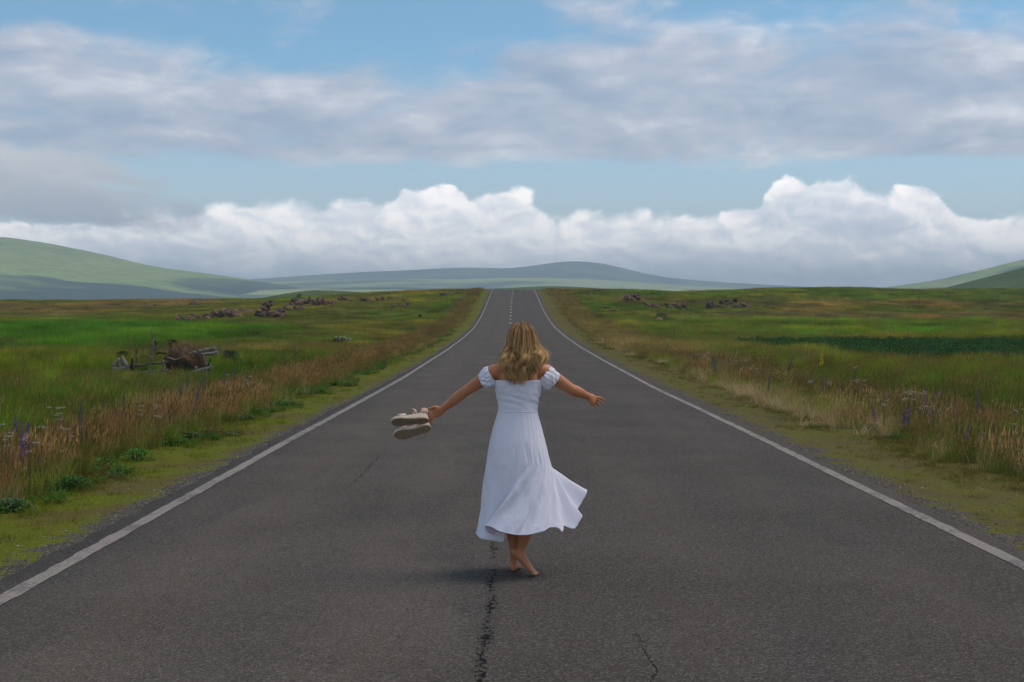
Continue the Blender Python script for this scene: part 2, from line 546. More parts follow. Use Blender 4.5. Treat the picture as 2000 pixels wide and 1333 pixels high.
def make_asphalt_mat():
    m, t, out = material('asphalt')
    pos = t.n('ShaderNodeNewGeometry').outputs['Position']
    x, y, z = t.sep(pos)
    pf = t.xyz(x, y, 0)
    agg = t.vor(pf, 95.0, 'F1', dim='2D')
    ag = t.sep(agg[1])[0]
    fine = t.noise(pf, 190, 1, .65, dim='2D')[0]
    speck = t.noise(pf, 62, 2, .7, dim='2D')[0]
    big = t.noise(pf, .55, 3, .55, dim='2D')[0]
    strk = t.noise(t.xyz(t.mul(x, 1.6), t.mul(y, .10), 0), 1.0, 3, .6, dim='2D')[0]
    base = t.mix(t.lin(big, .3, .7), (.079, .066, .053), (.104, .088, .073))
    # the right hand lane was laid later: a little darker and bluer; wheel paths are worn paler
    lane = t.sstep(t.add(x, t.mul(t.sub(strk, .5), .5)), -.25, .15)
    base = t.mix(t.mul(lane, .75), base, t.mix(1.0, base, (.80, .79, .80), 'MULTIPLY'))
    wheel = t.add(t.sstep(t.m('ABSOLUTE', t.sub(t.m('ABSOLUTE', t.sub(x, .2)), 2.35)), .1, .75, 1, 0),
                  t.sstep(t.m('ABSOLUTE', t.sub(t.m('ABSOLUTE', t.sub(x, .2)), .95)), .1, .6, .8, 0))
    base = t.mix(t.mul(wheel, t.lin(strk, .3, .7, .10, .75)), base, t.mix(1.0, base, (1.30, 1.27, 1.22), 'MULTIPLY'))
    pat = t.sstep(t.noise(t.xyz(t.mul(x, .9), t.mul(y, .28), 4.0), 1.0, 4, .6, dim='2D')[0], .56, .68)
    base = t.mix(t.mul(pat, .6), base, (.066, .059, .053))
    # crushed stone showing in the binder
    c = t.mix(t.sstep(ag, .66, .99, 0, .58), base, (.22, .20, .18))
    c = t.mix(t.sstep(ag, .30, .02, 0, .55), c, (.026, .024, .022))
    c = t.mix(t.sstep(agg[0], .30, .62, 0, .5), c, (.038, .035, .033))
    c = t.mix(1.0, c, t.ramp(speck, [(.25, (.74, .74, .74)), (.5, (1, 1, 1)), (.75, (1.24, 1.22, 1.2))]), 'MULTIPLY')
    # open seam between the lanes, ravelled along its edges, and a few fine cracks
    sx = t.add(t.mul(t.sub(t.noise(None, .8, 3, .6, dim='1D', w=y)[0], .5), .10), t.mul(y, .004))
    sd = t.m('ABSOLUTE', t.add(t.sub(x, sx), .165))
    rag = t.noise(t.xyz(t.mul(x, 42), t.mul(y, 17), 0), 1.0, 3, .7, dim='2D')[0]
    fadey = t.sstep(y, 8.5, 14.0, 1, 0)
    strength = t.mul(t.add(t.mul(fadey, .9), .10), t.lin(t.noise(None, 1.3, 2, .5, dim='1D', w=y)[0], .35, .6, .35, 1.0))
    seam = t.sstep(t.add(t.mul(sd, 4.5), rag), t.fmix(strength, .27, .565), t.fmix(strength, .33, .62), 1, 0)
    ck = t.vor(t.vm('ADD', t.xyz(t.mul(x, .42), t.mul(y, .23), 0), t.vm('SCALE', t.noise(pf, 1.1, 4, .65, dim='2D')[1], .7)), 1.0, 'DISTANCE_TO_EDGE', dim='2D')[0]
    ckm = t.mul(t.sstep(ck, .002, .007, 1, 0), t.sstep(t.noise(pf, .33, 1, .5, dim='2D')[0], .57, .66))
    ckm = t.mul(ckm, t.sstep(rag, .38, .55))
    dark = t.mx(seam, t.mul(ckm, .25))
    c = t.mix(dark, c, (.006, .0055, .005))
    h = t.sub(t.add(t.mul(t.sub(1.0, agg[0]), .7), t.mul(fine, .5)), t.mul(dark, 2.5))
    nrm = t.bump(h, .75, .006)
    principled(t, out, c, t.lin(fine, .3, .7, .80, .95), .10, nrm)
    return m


def make_paint_mat():
    m, t, out = material('road_paint')
    pos = t.n('ShaderNodeNewGeometry').outputs['Position']
    n = t.noise(pos, 34, 5, .7)[0]
    b = t.noise(pos, 2.2, 4, .6)[0]
    wear = t.sstep(t.add(n, t.mul(t.sub(b, .5), .8)), .44, .62)
    c = t.mix(t.lin(b, .3, .7), (.215, .185, .158), (.300, .262, .226))
    c = t.mix(wear, c, (.12, .105, .092))
    nrm = t.bump(n, .5, .004)
    principled(t, out, c, .8, .3, nrm)
    return m


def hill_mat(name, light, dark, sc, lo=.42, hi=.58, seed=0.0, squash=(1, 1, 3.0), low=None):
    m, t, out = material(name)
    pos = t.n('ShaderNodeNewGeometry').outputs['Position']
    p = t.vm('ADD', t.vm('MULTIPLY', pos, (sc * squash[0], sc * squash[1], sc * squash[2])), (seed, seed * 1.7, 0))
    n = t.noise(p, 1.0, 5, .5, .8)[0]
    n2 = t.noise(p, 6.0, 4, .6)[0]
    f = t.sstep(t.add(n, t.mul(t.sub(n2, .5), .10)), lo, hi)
    if low:      # cloud shade painted dark on the lower slopes
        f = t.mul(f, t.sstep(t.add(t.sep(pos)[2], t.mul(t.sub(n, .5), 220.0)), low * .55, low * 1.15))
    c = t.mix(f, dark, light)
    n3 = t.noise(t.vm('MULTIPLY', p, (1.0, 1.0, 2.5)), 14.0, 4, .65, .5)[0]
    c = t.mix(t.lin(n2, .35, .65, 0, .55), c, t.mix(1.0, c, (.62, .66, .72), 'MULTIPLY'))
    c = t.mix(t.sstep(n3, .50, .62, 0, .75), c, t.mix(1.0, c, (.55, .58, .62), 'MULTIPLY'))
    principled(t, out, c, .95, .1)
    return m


# ================================================================== ground sheet
def axis_steps(stops):
    """[(start, step), ..., (end, None)] with the step growing linearly between stops"""
    v = [stops[0][0]]
    for (a, s), (b, s2) in zip(stops[:-1], stops[1:]):
        s2 = s2 or s
        while v[-1] < b - 1e-6:
            f = (v[-1] - a) / (b - a)
            v.append(min(b, v[-1] + s + (s2 - s) * f))
    return np.array(v)


_xp = axis_steps([(0, 1.0), (3.2, .5), (3.3, .06), (3.9, .10), (10, .16), (26, .55), (130, 3.5), (700, 60), (9000, 600)])
GX = np.concatenate([-_xp[:0:-1], _xp]) + RX
GY = np.concatenate([axis_steps([(-60, 8), (-2, 2), (4, .5)])[:-1], axis_steps([(4, .22), (40, .30), (120, 1.0), (320, 2.2), (700, 25), (3000, 150), (12000, 700)])])
_X, _Y = np.meshgrid(GX, GY)
_Z = ground_z(_X, _Y)
_c, *_rest = zone_color(_X.ravel(), _Y.ravel())
_a = np.abs(_X.ravel() - RX)
_ve = verge_edge(_X.ravel(), _Y.ravel())
_strip = 1 - sst(_a, _ve - .1, _ve + .45)
_moss = sst(_a, 3.42, 4.05)
_moss = np.where(_X.ravel() < RX, _moss * .95 + .10, _moss * .72 + .14)
_edge = np.stack([_strip, _moss, 0 * _moss], 1)
ground = mesh_obj('ground', np.stack([_X.ravel(), _Y.ravel(), _Z.ravel()], 1), grid_faces(len(GX), len(GY)), make_ground_mat(),
                  smooth=True, attrs={'Col': _c, 'Edge': _edge})
tag(ground, 'grassy upland plain on both sides of the road', kind='structure')

# ================================================================== road
ASPHALT = make_asphalt_mat()
PAINT = make_paint_mat()
DASH, _t, _o = material('fresh_road_paint')
_n = _t.noise(_t.n('ShaderNodeNewGeometry').outputs['Position'], 20, 4, .6)[0]
principled(_t, _o, _t.mix(_n, (.40, .385, .36), (.58, .56, .53)), .7, .3)


def road_strip(name, x0f, x1f, lift, mat, ys, nx=9, thick=0.0, parent=None):
    ys = np.asarray(ys)
    s = np.linspace(0, 1, nx)
    X = x0f(ys)[:, None] * (1 - s) + x1f(ys)[:, None] * s
    Y = np.repeat(ys[:, None], nx, 1)
    crown = -0.018 * ((X - RX) / HALF) ** 2
    Z = road_z(Y) + crown + lift
    v = np.stack([X.ravel(), Y.ravel(), Z.ravel()], 1)
    f = grid_faces(nx, len(ys))
    if thick:        # side skirts so that the slab has an edge
        n0 = len(v)
        l = v.reshape(len(ys), nx, 3)[:, 0].copy(); r = v.reshape(len(ys), nx, 3)[:, -1].copy()
        l[:, 2] -= thick; r[:, 2] -= thick; l[:, 0] -= .03; r[:, 0] += .03
        v = np.vstack([v, l, r])
        i = np.arange(len(ys) - 1)
        fl = np.stack([i * nx, (i + 1) * nx, n0 + i + 1, n0 + i], 1)
        n1 = n0 + len(ys)
        fr = np.stack([i * nx + nx - 1, n1 + i, n1 + i + 1, (i + 1) * nx + nx - 1], 1)
        f = np.vstack([f, fl, fr])
    return mesh_obj(name, v, f, mat, parent, smooth=True)


RYS = np.concatenate([np.arange(-30, 40, .12), np.arange(40, 280, .5), np.arange(280, 520, 4)])


def asphalt_edge(side):
    return lambda ys: RX + side * (HALF + (fbm(ys * 1.7, side * 3.0 + 0 * ys, 71, 4) - .5) * .16)


def row_to_y(prow, lo, hi):
    """distance at which the road's middle shows on picture row prow"""
    d = np.linspace(lo, hi, 4000)
    r = 607 - (road_z(d) - EYE) / d * FPX
    return float(d[np.argmin(np.abs(r - prow))])


def px_road(px, prow):
    yy = row_to_y(prow, 5, 110)
    return np.array([(px - 1000) / FPX * yy, yy])


road = road_strip('road', asphalt_edge(-1), asphalt_edge(1), 0.0, ASPHALT, RYS, nx=15, thick=.08)
tag(road, 'grey two lane asphalt road running straight over a rise', kind='structure')
for side in (-1, 1):
    def e0(ys, s=side): return RX + s * (3.335 + (fbm(ys * .12, 5.0 + s + 0 * ys, 81, 2) - .5) * .05 + (fbm(ys * 6, 9.0 + s + 0 * ys, 82, 2) - .5) * .025)
    def e1(ys, s=side): return RX + s * (3.215 + (fbm(ys * .12, 5.0 + s + 0 * ys, 81, 2) - .5) * .05 + (fbm(ys * 6, 19.0 + s + 0 * ys, 83, 2) - .5) * .025)
    ys = RYS[RYS < 300]
    ln = road_strip('edge_line', e0 if side < 0 else e1, e1 if side < 0 else e0, .004, PAINT, ys, nx=3, parent=road)
    tag(ln, 'worn white painted line along the %s edge of the asphalt' % ('left' if side < 0 else 'right'))


CRACKM, _t, _o = material('open_crack')
principled(_t, _o, (.010, .009, .008), .95, .1)
for ck in ([(738, 892), (729, 903), (719, 914), (708, 926), (694, 940), (677, 954)], [(1273, 1293), (1279, 1305), (1286, 1316), (1277, 1328), (1268, 1345)],
           [(921, 699), (912, 706), (903, 713)], [(766, 749), (784, 748), (803, 747)], [(1244, 1236), (1254, 1262), (1262, 1280), (1273, 1293)]):
    P = np.array([px_road(*q) for q in ck])
    s_ = np.linspace(0, len(P) - 1, (len(P) - 1) * 9 + 1)
    Q = np.stack([np.interp(s_, np.arange(len(P)), P[:, i]) for i in range(2)], 1)
    r_ck = np.random.default_rng(int(ck[0][0]))
    k_ck = .4 if P[0, 1] < 9 else .8
    Q[:, 0] += r_ck.normal(0, .014, len(Q)) * k_ck; Q[:, 1] += r_ck.normal(0, .03, len(Q)) * k_ck
    wd = r_ck.uniform(.001, .009, len(Q)) * (.22 if P[0, 1] < 9 else .6); wd[0] = wd[-1] = .0006
    Lf = np.column_stack([Q[:, 0] - wd, Q[:, 1]]); Rt = np.column_stack([Q[:, 0] + wd, Q[:, 1] + .01])
    vv = np.vstack([Lf, Rt])
    zz = road_z(vv[:, 1]) - 0.018 * ((vv[:, 0] - RX) / HALF) ** 2 + .003
    n_ = len(Q)
    mesh_obj('crack', np.column_stack([vv, zz]), [(i, n_ + i, n_ + i + 1, i + 1) for i in range(n_ - 1)], CRACKM, road)


for prow, ppx in ((631.6, 997), (624, 997.2), (617.6, 997.6), (611, 997.8), (605, 998), (599, 998.4), (592.5, 999), (587, 999.4), (581, 1000), (576.2, 1001), (573, 1001.6), (570.2, 1002)):
    yy = row_to_y(prow, 100, 222)
    xx = (ppx - 1000) / FPX * yy
    ys = np.linspace(yy - .6, yy + .6, 5)
    dsh = road_strip('centre_dash', lambda q, c=xx: c - .10 + 0 * q, lambda q, c=xx: c + .10 + 0 * q, .005, DASH, ys, nx=2, parent=road)

# ================================================================== hills behind
def ridge_hill(name, sil, dist, length, mat, label, back=None, nz=(2, 0.0), seed=0, depth_n=46, power=1.25, base=-22.0, lean=0.0):
    """a hill whose skyline follows sil = [(picture x, picture y)] at a distance, sloping down towards the viewer and away"""
    sil = np.array(sil, float)
    X0 = (sil[:, 0] - 1000) / FPX * dist
    H0 = EYE + (607 - sil[:, 1]) / FPX * dist - base
    n = 240
    X = np.linspace(X0[0], X0[-1], n)
    H = np.interp(X, X0, H0)
    k = np.exp(-0.5 * (np.arange(-12, 13) / 4.0) ** 2); k /= k.sum()
    H = np.convolve(np.pad(H, 12, mode='edge'), k, mode='same')[12:-12]
    t = np.linspace(-1, 1, depth_n)
    back = back or length
    V = np.zeros((depth_n, n, 3))
    for r, s in enumerate(t):
        dd = s * (length if s < 0 else back)
        g = max(0.0, 1 - abs(s)) ** power
        V[r, :, 0] = X * (1 + 0.0 * s) + lean * dd
        V[r, :, 1] = dist + dd
        rel = (fbm(X / dist * 22 + seed, np.full(n, s * 3.0 + seed), 90 + seed, 4) - .5) * H * .22 * min(1, abs(s) * 5) * (1 - abs(s))
        V[r, :, 2] = base - 2 + (H + 2) * g + rel
    o = mesh_obj(name, V.reshape(-1, 3), grid_faces(n, depth_n), mat, smooth=True)
    tag(o, label, kind='structure')
    return o


HM_left = hill_mat('hill_pasture_cloud_shade', (.270, .350, .110), (.045, .085, .070), .0026, .44, .54, 3.0, (.6, .7, 4.5), 70.0)  # sunlit and cloud-shaded patches are painted into the pasture colour
HM_mid = hill_mat('hill_fields_cloud_shade', (.340, .410, .150), (.050, .100, .080), .0016, .44, .54, 8.4, (.5, .7, 9.0))  # pale fields, with sun and cloud shade painted into the bands
HM_blue = hill_mat('hill_blue_cloud_shade', (.130, .190, .100), (.060, .105, .075), .0016, .45, .62, 1.2)  # darker tone paints cloud shade on the far blue slopes
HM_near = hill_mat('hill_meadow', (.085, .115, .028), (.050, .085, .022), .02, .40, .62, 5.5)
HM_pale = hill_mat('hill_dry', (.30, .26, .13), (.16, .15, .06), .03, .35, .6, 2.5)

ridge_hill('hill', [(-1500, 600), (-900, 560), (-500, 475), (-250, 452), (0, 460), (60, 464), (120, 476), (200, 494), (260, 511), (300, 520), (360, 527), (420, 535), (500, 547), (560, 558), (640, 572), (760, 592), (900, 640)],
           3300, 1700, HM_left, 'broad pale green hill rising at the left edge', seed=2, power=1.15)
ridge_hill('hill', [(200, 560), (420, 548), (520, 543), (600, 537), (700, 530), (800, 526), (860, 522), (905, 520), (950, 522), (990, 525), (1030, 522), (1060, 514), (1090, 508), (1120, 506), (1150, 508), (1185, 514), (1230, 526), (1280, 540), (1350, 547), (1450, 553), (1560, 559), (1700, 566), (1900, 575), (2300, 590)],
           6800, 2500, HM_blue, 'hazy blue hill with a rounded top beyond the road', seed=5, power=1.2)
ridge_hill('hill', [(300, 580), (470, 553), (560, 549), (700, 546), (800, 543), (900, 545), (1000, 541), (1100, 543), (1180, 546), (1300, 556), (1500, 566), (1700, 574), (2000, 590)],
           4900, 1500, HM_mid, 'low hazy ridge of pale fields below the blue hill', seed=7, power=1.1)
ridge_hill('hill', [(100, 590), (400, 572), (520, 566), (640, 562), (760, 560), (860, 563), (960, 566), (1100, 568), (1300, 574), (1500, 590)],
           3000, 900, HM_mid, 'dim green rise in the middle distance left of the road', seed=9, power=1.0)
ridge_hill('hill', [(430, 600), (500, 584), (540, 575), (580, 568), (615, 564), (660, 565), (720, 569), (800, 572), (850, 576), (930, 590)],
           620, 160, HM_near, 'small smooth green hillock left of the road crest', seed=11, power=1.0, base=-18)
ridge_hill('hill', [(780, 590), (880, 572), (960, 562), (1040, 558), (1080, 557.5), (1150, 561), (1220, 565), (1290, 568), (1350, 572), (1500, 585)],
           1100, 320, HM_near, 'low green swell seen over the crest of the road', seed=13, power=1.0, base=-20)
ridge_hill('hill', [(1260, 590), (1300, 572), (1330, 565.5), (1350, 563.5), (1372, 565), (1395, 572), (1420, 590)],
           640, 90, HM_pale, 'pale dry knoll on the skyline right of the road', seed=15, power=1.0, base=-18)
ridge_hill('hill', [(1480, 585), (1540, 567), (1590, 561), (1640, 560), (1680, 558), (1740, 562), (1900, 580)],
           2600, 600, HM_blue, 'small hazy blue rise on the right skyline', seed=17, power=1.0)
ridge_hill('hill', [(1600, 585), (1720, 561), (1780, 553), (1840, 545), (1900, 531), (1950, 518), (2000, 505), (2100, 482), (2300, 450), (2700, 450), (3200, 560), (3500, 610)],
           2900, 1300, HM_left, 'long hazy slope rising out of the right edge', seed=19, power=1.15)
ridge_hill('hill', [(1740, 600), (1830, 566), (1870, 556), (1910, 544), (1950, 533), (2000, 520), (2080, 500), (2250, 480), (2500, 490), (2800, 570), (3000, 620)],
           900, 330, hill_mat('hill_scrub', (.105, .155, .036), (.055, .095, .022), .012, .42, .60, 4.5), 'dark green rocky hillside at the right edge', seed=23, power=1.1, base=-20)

# ================================================================== haze
def make_haze():
    m, t, out = material('haze')
    v = t.n('ShaderNodeVolumePrincipled')
    v.inputs['Color'].default_value = (.72, .88, 1.0, 1)
    v.inputs['Density'].default_value = 1.9e-4
    v.inputs['Anisotropy'].default_value = 0.0
    t.put(out.inputs['Volume'], v.outputs[0])
    bm = bmesh.new()
    bmesh.ops.create_cube(bm, size=1.0)
    me = bpy.data.meshes.new('haze')
    bm.to_mesh(me); bm.free()
    o = bpy.data.objects.new('haze', me)
    COL.objects.link(o)
    me.materials.append(m)
    lo = Vector((-9600, -120, -60)); hi = Vector((9600, 12600, 300))
    o.location = (lo + hi) / 2
    o.scale = hi - lo
    tag(o, 'thin blue haze filling the air over the plain', kind='stuff')
    return o


haze = make_haze()

# ================================================================== vegetation
def px_ray(px, py, d):
    """point at distance d seen on picture pixel (px, py)"""
    return (px - 1000) / FPX * d, d, EYE - (py - 607) / FPX * d


def locate(px, py, h=0.0, lo=8.0, hi=262.0):
    """ground point whose height-h top shows at picture pixel (px, py)"""
    d = np.linspace(lo, hi, 6000)
    x = (px - 1000) / FPX * d
    z = EYE - (py - 607) / FPX * d
    f = z - (ground_z(x, d) + h)
    s = np.where(np.diff(np.sign(f)) != 0)[0]
    k = s[0] if len(s) else int(np.argmin(np.abs(f)))
    return float(x[k]), float(d[k]), float(ground_z(x[k], d[k]))


def leaf_mat(name, trans=.35, rough=.7, var=.25):
    """plant material: vertex colour x tint carried by each scattered tuft"""
    m, t, out = material(name)
    col = t.n('ShaderNodeVertexColor', layer_name='Col').outputs[0]
    ti = t.n('ShaderNodeAttribute', attribute_type='INSTANCER', attribute_name='tint').outputs['Color']
    rnd = t.n('ShaderNodeObjectInfo').outputs['Random']
    c = t.mix(1.0, col, ti, 'MULTIPLY')
    c = t.mix(1.0, c, t.mix(rnd, (1 - var,) * 3, (1 + var,) * 3), 'MULTIPLY')
    b = t.n('ShaderNodeBsdfPrincipled')
    t.put(b.inputs['Base Color'], c); t.put(b.inputs['Roughness'], rough); t.put(b.inputs['Specular IOR Level'], .08)
    tr = t.n('ShaderNodeBsdfTranslucent')
    t.put(tr.inputs[0], c)
    mx = t.n('ShaderNodeMixShader')
    t.put(mx.inputs[0], trans); t.put(mx.inputs[1], b.outputs[0]); t.put(mx.inputs[2], tr.outputs[0])
    t.put(out.inputs[0], mx.outputs[0])
    return m


def plain_leaf_mat(name, trans=.3, rough=.65):
    m, t, out = material(name)
    c = t.n('ShaderNodeVertexColor', layer_name='Col').outputs[0]
    b = t.n('ShaderNodeBsdfPrincipled')
    t.put(b.inputs['Base Color'], c); t.put(b.inputs['Roughness'], rough); t.put(b.inputs['Specular IOR Level'], .08)
    tr = t.n('ShaderNodeBsdfTranslucent')
    t.put(tr.inputs[0], c)
    mx = t.n('ShaderNodeMixShader')
    t.put(mx.inputs[0], trans); t.put(mx.inputs[1], b.outputs[0]); t.put(mx.inputs[2], tr.outputs[0])
    t.put(out.inputs[0], mx.outputs[0])
    return m


class Geo:
    """collects vertices, faces and vertex colours"""
    def __init__(self):
        self.v = []; self.f = []; self.c = []

    def blade(self, p, h, w, ang, lean, curve, col, tipcol=None, segs=3, face=None):
        p = np.array(p, float)
        dirx = np.array([math.cos(ang), math.sin(ang), 0])
        wa = (ang + math.pi / 2) if face is None else face
        wd = np.array([math.cos(wa), math.sin(wa), 0])
        tipcol = col if tipcol is None else tipcol
        i0 = len(self.v)
        for s in range(segs):
            t = s / segs
            q = p + dirx * (lean * t + curve * t * t) * h + np.array([0, 0, 1]) * h * (t - .35 * curve * t * t)
            ww = w * (1 - t) ** .6 * .5
            c = np.asarray(col) * (1 - t) + np.asarray(tipcol) * t
            self.v += [q - wd * ww, q + wd * ww]; self.c += [c, c]
        self.v.append(p + dirx * (lean + curve) * h + np.array([0, 0, 1]) * h * (1 - .35 * curve)); self.c.append(np.asarray(tipcol))
        for s in range(segs - 1):
            a = i0 + 2 * s
            self.f.append((a, a + 1, a + 3, a + 2))
        a = i0 + 2 * (segs - 1)
        self.f.append((a, a + 1, a + 2))
        return self.v[-1]

    def diamond(self, p, axis, L, w, col, n=2, rot=0.0):
        """elongated seed head / floret: n crossed kites round an axis"""
        p = np.array(p, float); ax = np.array(axis, float); ax /= np.linalg.norm(ax)
        u = np.cross(ax, [0.3, .8, .1]); u /= np.linalg.norm(u)
        v = np.cross(ax, u)
        for k in range(n):
            a = rot + math.pi * k / n
            s = u * math.cos(a) + v * math.sin(a)
            i = len(self.v)
            self.v += [p, p + ax * L * .45 + s * w * .5, p + ax * L, p + ax * L * .45 - s * w * .5]
            self.c += [np.asarray(col)] * 4
            self.f.append((i, i + 1, i + 2, i + 3))

    def leaf(self, p, d, L, w, col, fold=.25, droop=.3, up=(0, 0, 1)):
        """broad leaf: two halves folded along the midrib, drooping"""
        p = np.array(p, float); d = np.array(d, float); d /= np.linalg.norm(d)
        s = np.cross(d, up); s /= (np.linalg.norm(s) + 1e-9)
        n = np.cross(s, d)
        i = len(self.v)
        mid = p + d * L * .5 + n * L * .06
        tip = p + d * L - np.array([0, 0, 1]) * droop * L
        self.v += [p, mid - s * w * .5 + n * fold * w, mid, mid + s * w * .5 + n * fold * w, tip]
        self.c += [np.asarray(col)] * 5
        self.f += [(i, i + 1, i + 2), (i, i + 2, i + 3), (i + 1, i + 4, i + 2), (i + 2, i + 4, i + 3)]

    def tube(self, pts, rad, col, n=5, cap=True):
        pts = np.array(pts, float)
        rad = np.broadcast_to(rad, (len(pts),))
        i0 = len(self.v)
        cols = np.asarray(col, float)
        for k, p in enumerate(pts):
            d = pts[min(k + 1, len(pts) - 1)] - pts[max(k - 1, 0)]
            d /= (np.linalg.norm(d) + 1e-9)
            ref = np.array([0, 0, 1.0]) if abs(d[2]) < .9 else np.array([1.0, 0, 0])
            u = np.cross(d, ref); u /= np.linalg.norm(u); v = np.cross(d, u)
            for j in range(n):
                a = 2 * math.pi * j / n
                self.v.append(p + (u * math.cos(a) + v * math.sin(a)) * rad[k])
                self.c.append(cols if cols.ndim == 1 else cols[k])
        for k in range(len(pts) - 1):
            for j in range(n):
                a = i0 + k * n + j; b = i0 + k * n + (j + 1) % n
                self.f.append((a, b, b + n, a + n))
        if cap:
            self.f.append(tuple(i0 + j for j in range(n))[::-1])
            self.f.append(tuple(i0 + (len(pts) - 1) * n + j for j in range(n)))

    def mesh(self, name, mat):
        me = bpy.data.meshes.new(name)
        me.from_pydata([tuple(map(float, v)) for v in self.v], [], self.f)
        at = me.color_attributes.new('Col', 'FLOAT_COLOR', 'POINT')
        c = np.ones((len(self.v), 4), np.float32); c[:, :3] = np.clip(np.array(self.c), 0, 4)
        at.data.foreach_set('color', c.ravel())
        me.materials.append(mat)
        me.update()
        return me

    def obj(self, name, mat, parent=None):
        o = bpy.data.objects.new(name, self.mesh(name, mat))
        COL.objects.link(o)
        if parent: o.parent = parent
        return o


def U(a, b): return random.uniform(a, b)


LEAF = leaf_mat('grass_blades')
LEAFP = plain_leaf_mat('plant_leaves')


# ---------------------------------------------------------------- tufts (the tint gives the hue, Col the contrast within a tuft)
def tuft_grass(n, rad, h0, h1, w, lean=.3, curve=.35, windx=.12, tip=(1.25, 1.15, 1.0)):
    g = Geo()
    for _ in range(n):
        r = rad * math.sqrt(random.random()); a = U(0, 6.283)
        b = U(.7, 1.15)
        ang = U(0, 6.283)
        h = U(h0, h1)
        lx = math.cos(ang) * U(.05, lean) + windx; ly = math.sin(ang) * U(.05, lean)
        g.blade((r * math.cos(a), r * math.sin(a), -.03), h, w * U(.6, 1.2), math.atan2(ly, lx), math.hypot(lx, ly), U(0, curve),
                np.array([b, b, b]), np.array(tip) * b, face=U(0, 6.283))
    return g


def tuft_rust(n, rad, h0, h1, windx=.16):
    """flowering grass: thin stalks under loose reddish panicles, a few green blades at the foot"""
    g = Geo()
    for _ in range(n):
        r = rad * math.sqrt(random.random()); a = U(0, 6.283)
        ang = U(0, 6.283); h = U(h0, h1); b = U(.75, 1.2)
        lx = math.cos(ang) * U(.02, .2) + windx; ly = math.sin(ang) * U(.02, .2)
        stalk = np.array([.80, .95, .75]) * b
        tp = g.blade((r * math.cos(a), r * math.sin(a), -.03), h, .0042, math.atan2(ly, lx), math.hypot(lx, ly), U(.02, .2), stalk, stalk * np.array([1.1, 1.0, .9]), segs=2, face=U(0, 6.283))
        hc = np.array([1.10, .95, .84]) * b
        g.diamond(tp - np.array([lx * .05, ly * .05, .05]), (lx + U(-.1, .1), ly + U(-.1, .1), 1), U(.06, .11), U(.008, .016), hc, 2, U(0, 3))
        if random.random() < .6:
            g.diamond(tp - np.array([lx * .1, ly * .1, .09]), (lx + U(-.4, .4), ly + U(-.4, .4), .8), U(.04, .08), U(.008, .014), hc, 1, U(0, 3))
    for _ in range(n // 3):
        r = rad * math.sqrt(random.random()); a = U(0, 6.283); b = U(.6, 1.0)
        g.blade((r * math.cos(a), r * math.sin(a), -.03), U(.12, .3), .007, U(0, 6.283), U(.05, .4), U(.1, .5), np.array([.55, 1.0, .5]) * b, np.array([.7, 1.1, .6]) * b, face=U(0, 6.283))
    return g


def tuft_weed(n, rad, h, L, w):
    """leafy herb: short stems carrying broad leaves"""
    g = Geo()
    for _ in range(n):
        r = rad * math.sqrt(random.random()); a = U(0, 6.283)
        hh = h * U(.3, 1.0) * (1 - .4 * r / rad); b = U(.65, 1.2)
        p = np.array((r * math.cos(a), r * math.sin(a), 0.0))
        for k in range(3):
            d = U(0, 6.283)
            g.leaf(p + np.array([0, 0, hh * (.35 + .3 * k)]), (math.cos(d), math.sin(d), U(.1, .7)), L * U(.6, 1.2), w * U(.6, 1.2), np.array([b, b, b * .9]), .2, U(.1, .5))
    return g


def tuft_far(n, rad, h0, h1, w):
    g = Geo()
    for _ in range(n):
        r = rad * math.sqrt(random.random()); a = U(0, 6.283); b = U(.7, 1.2)
        g.blade((r * math.cos(a), r * math.sin(a), -.05), U(h0, h1), w * U(.5, 1.2), U(0, 6.283), U(.1, .5), U(.1, .5), np.array([b, b, b]), np.array([1.25, 1.12, 1.0]) * b, segs=2, face=U(0, 6.283))
    return g


def protos(key, fn, k, mat=LEAF):
    c = bpy.data.collections.new('tufts ' + key)
    for i in range(k):
        o = bpy.data.objects.new('%s_%02d' % (key, i), fn().mesh(key, mat))
        c.objects.link(o)
    return c


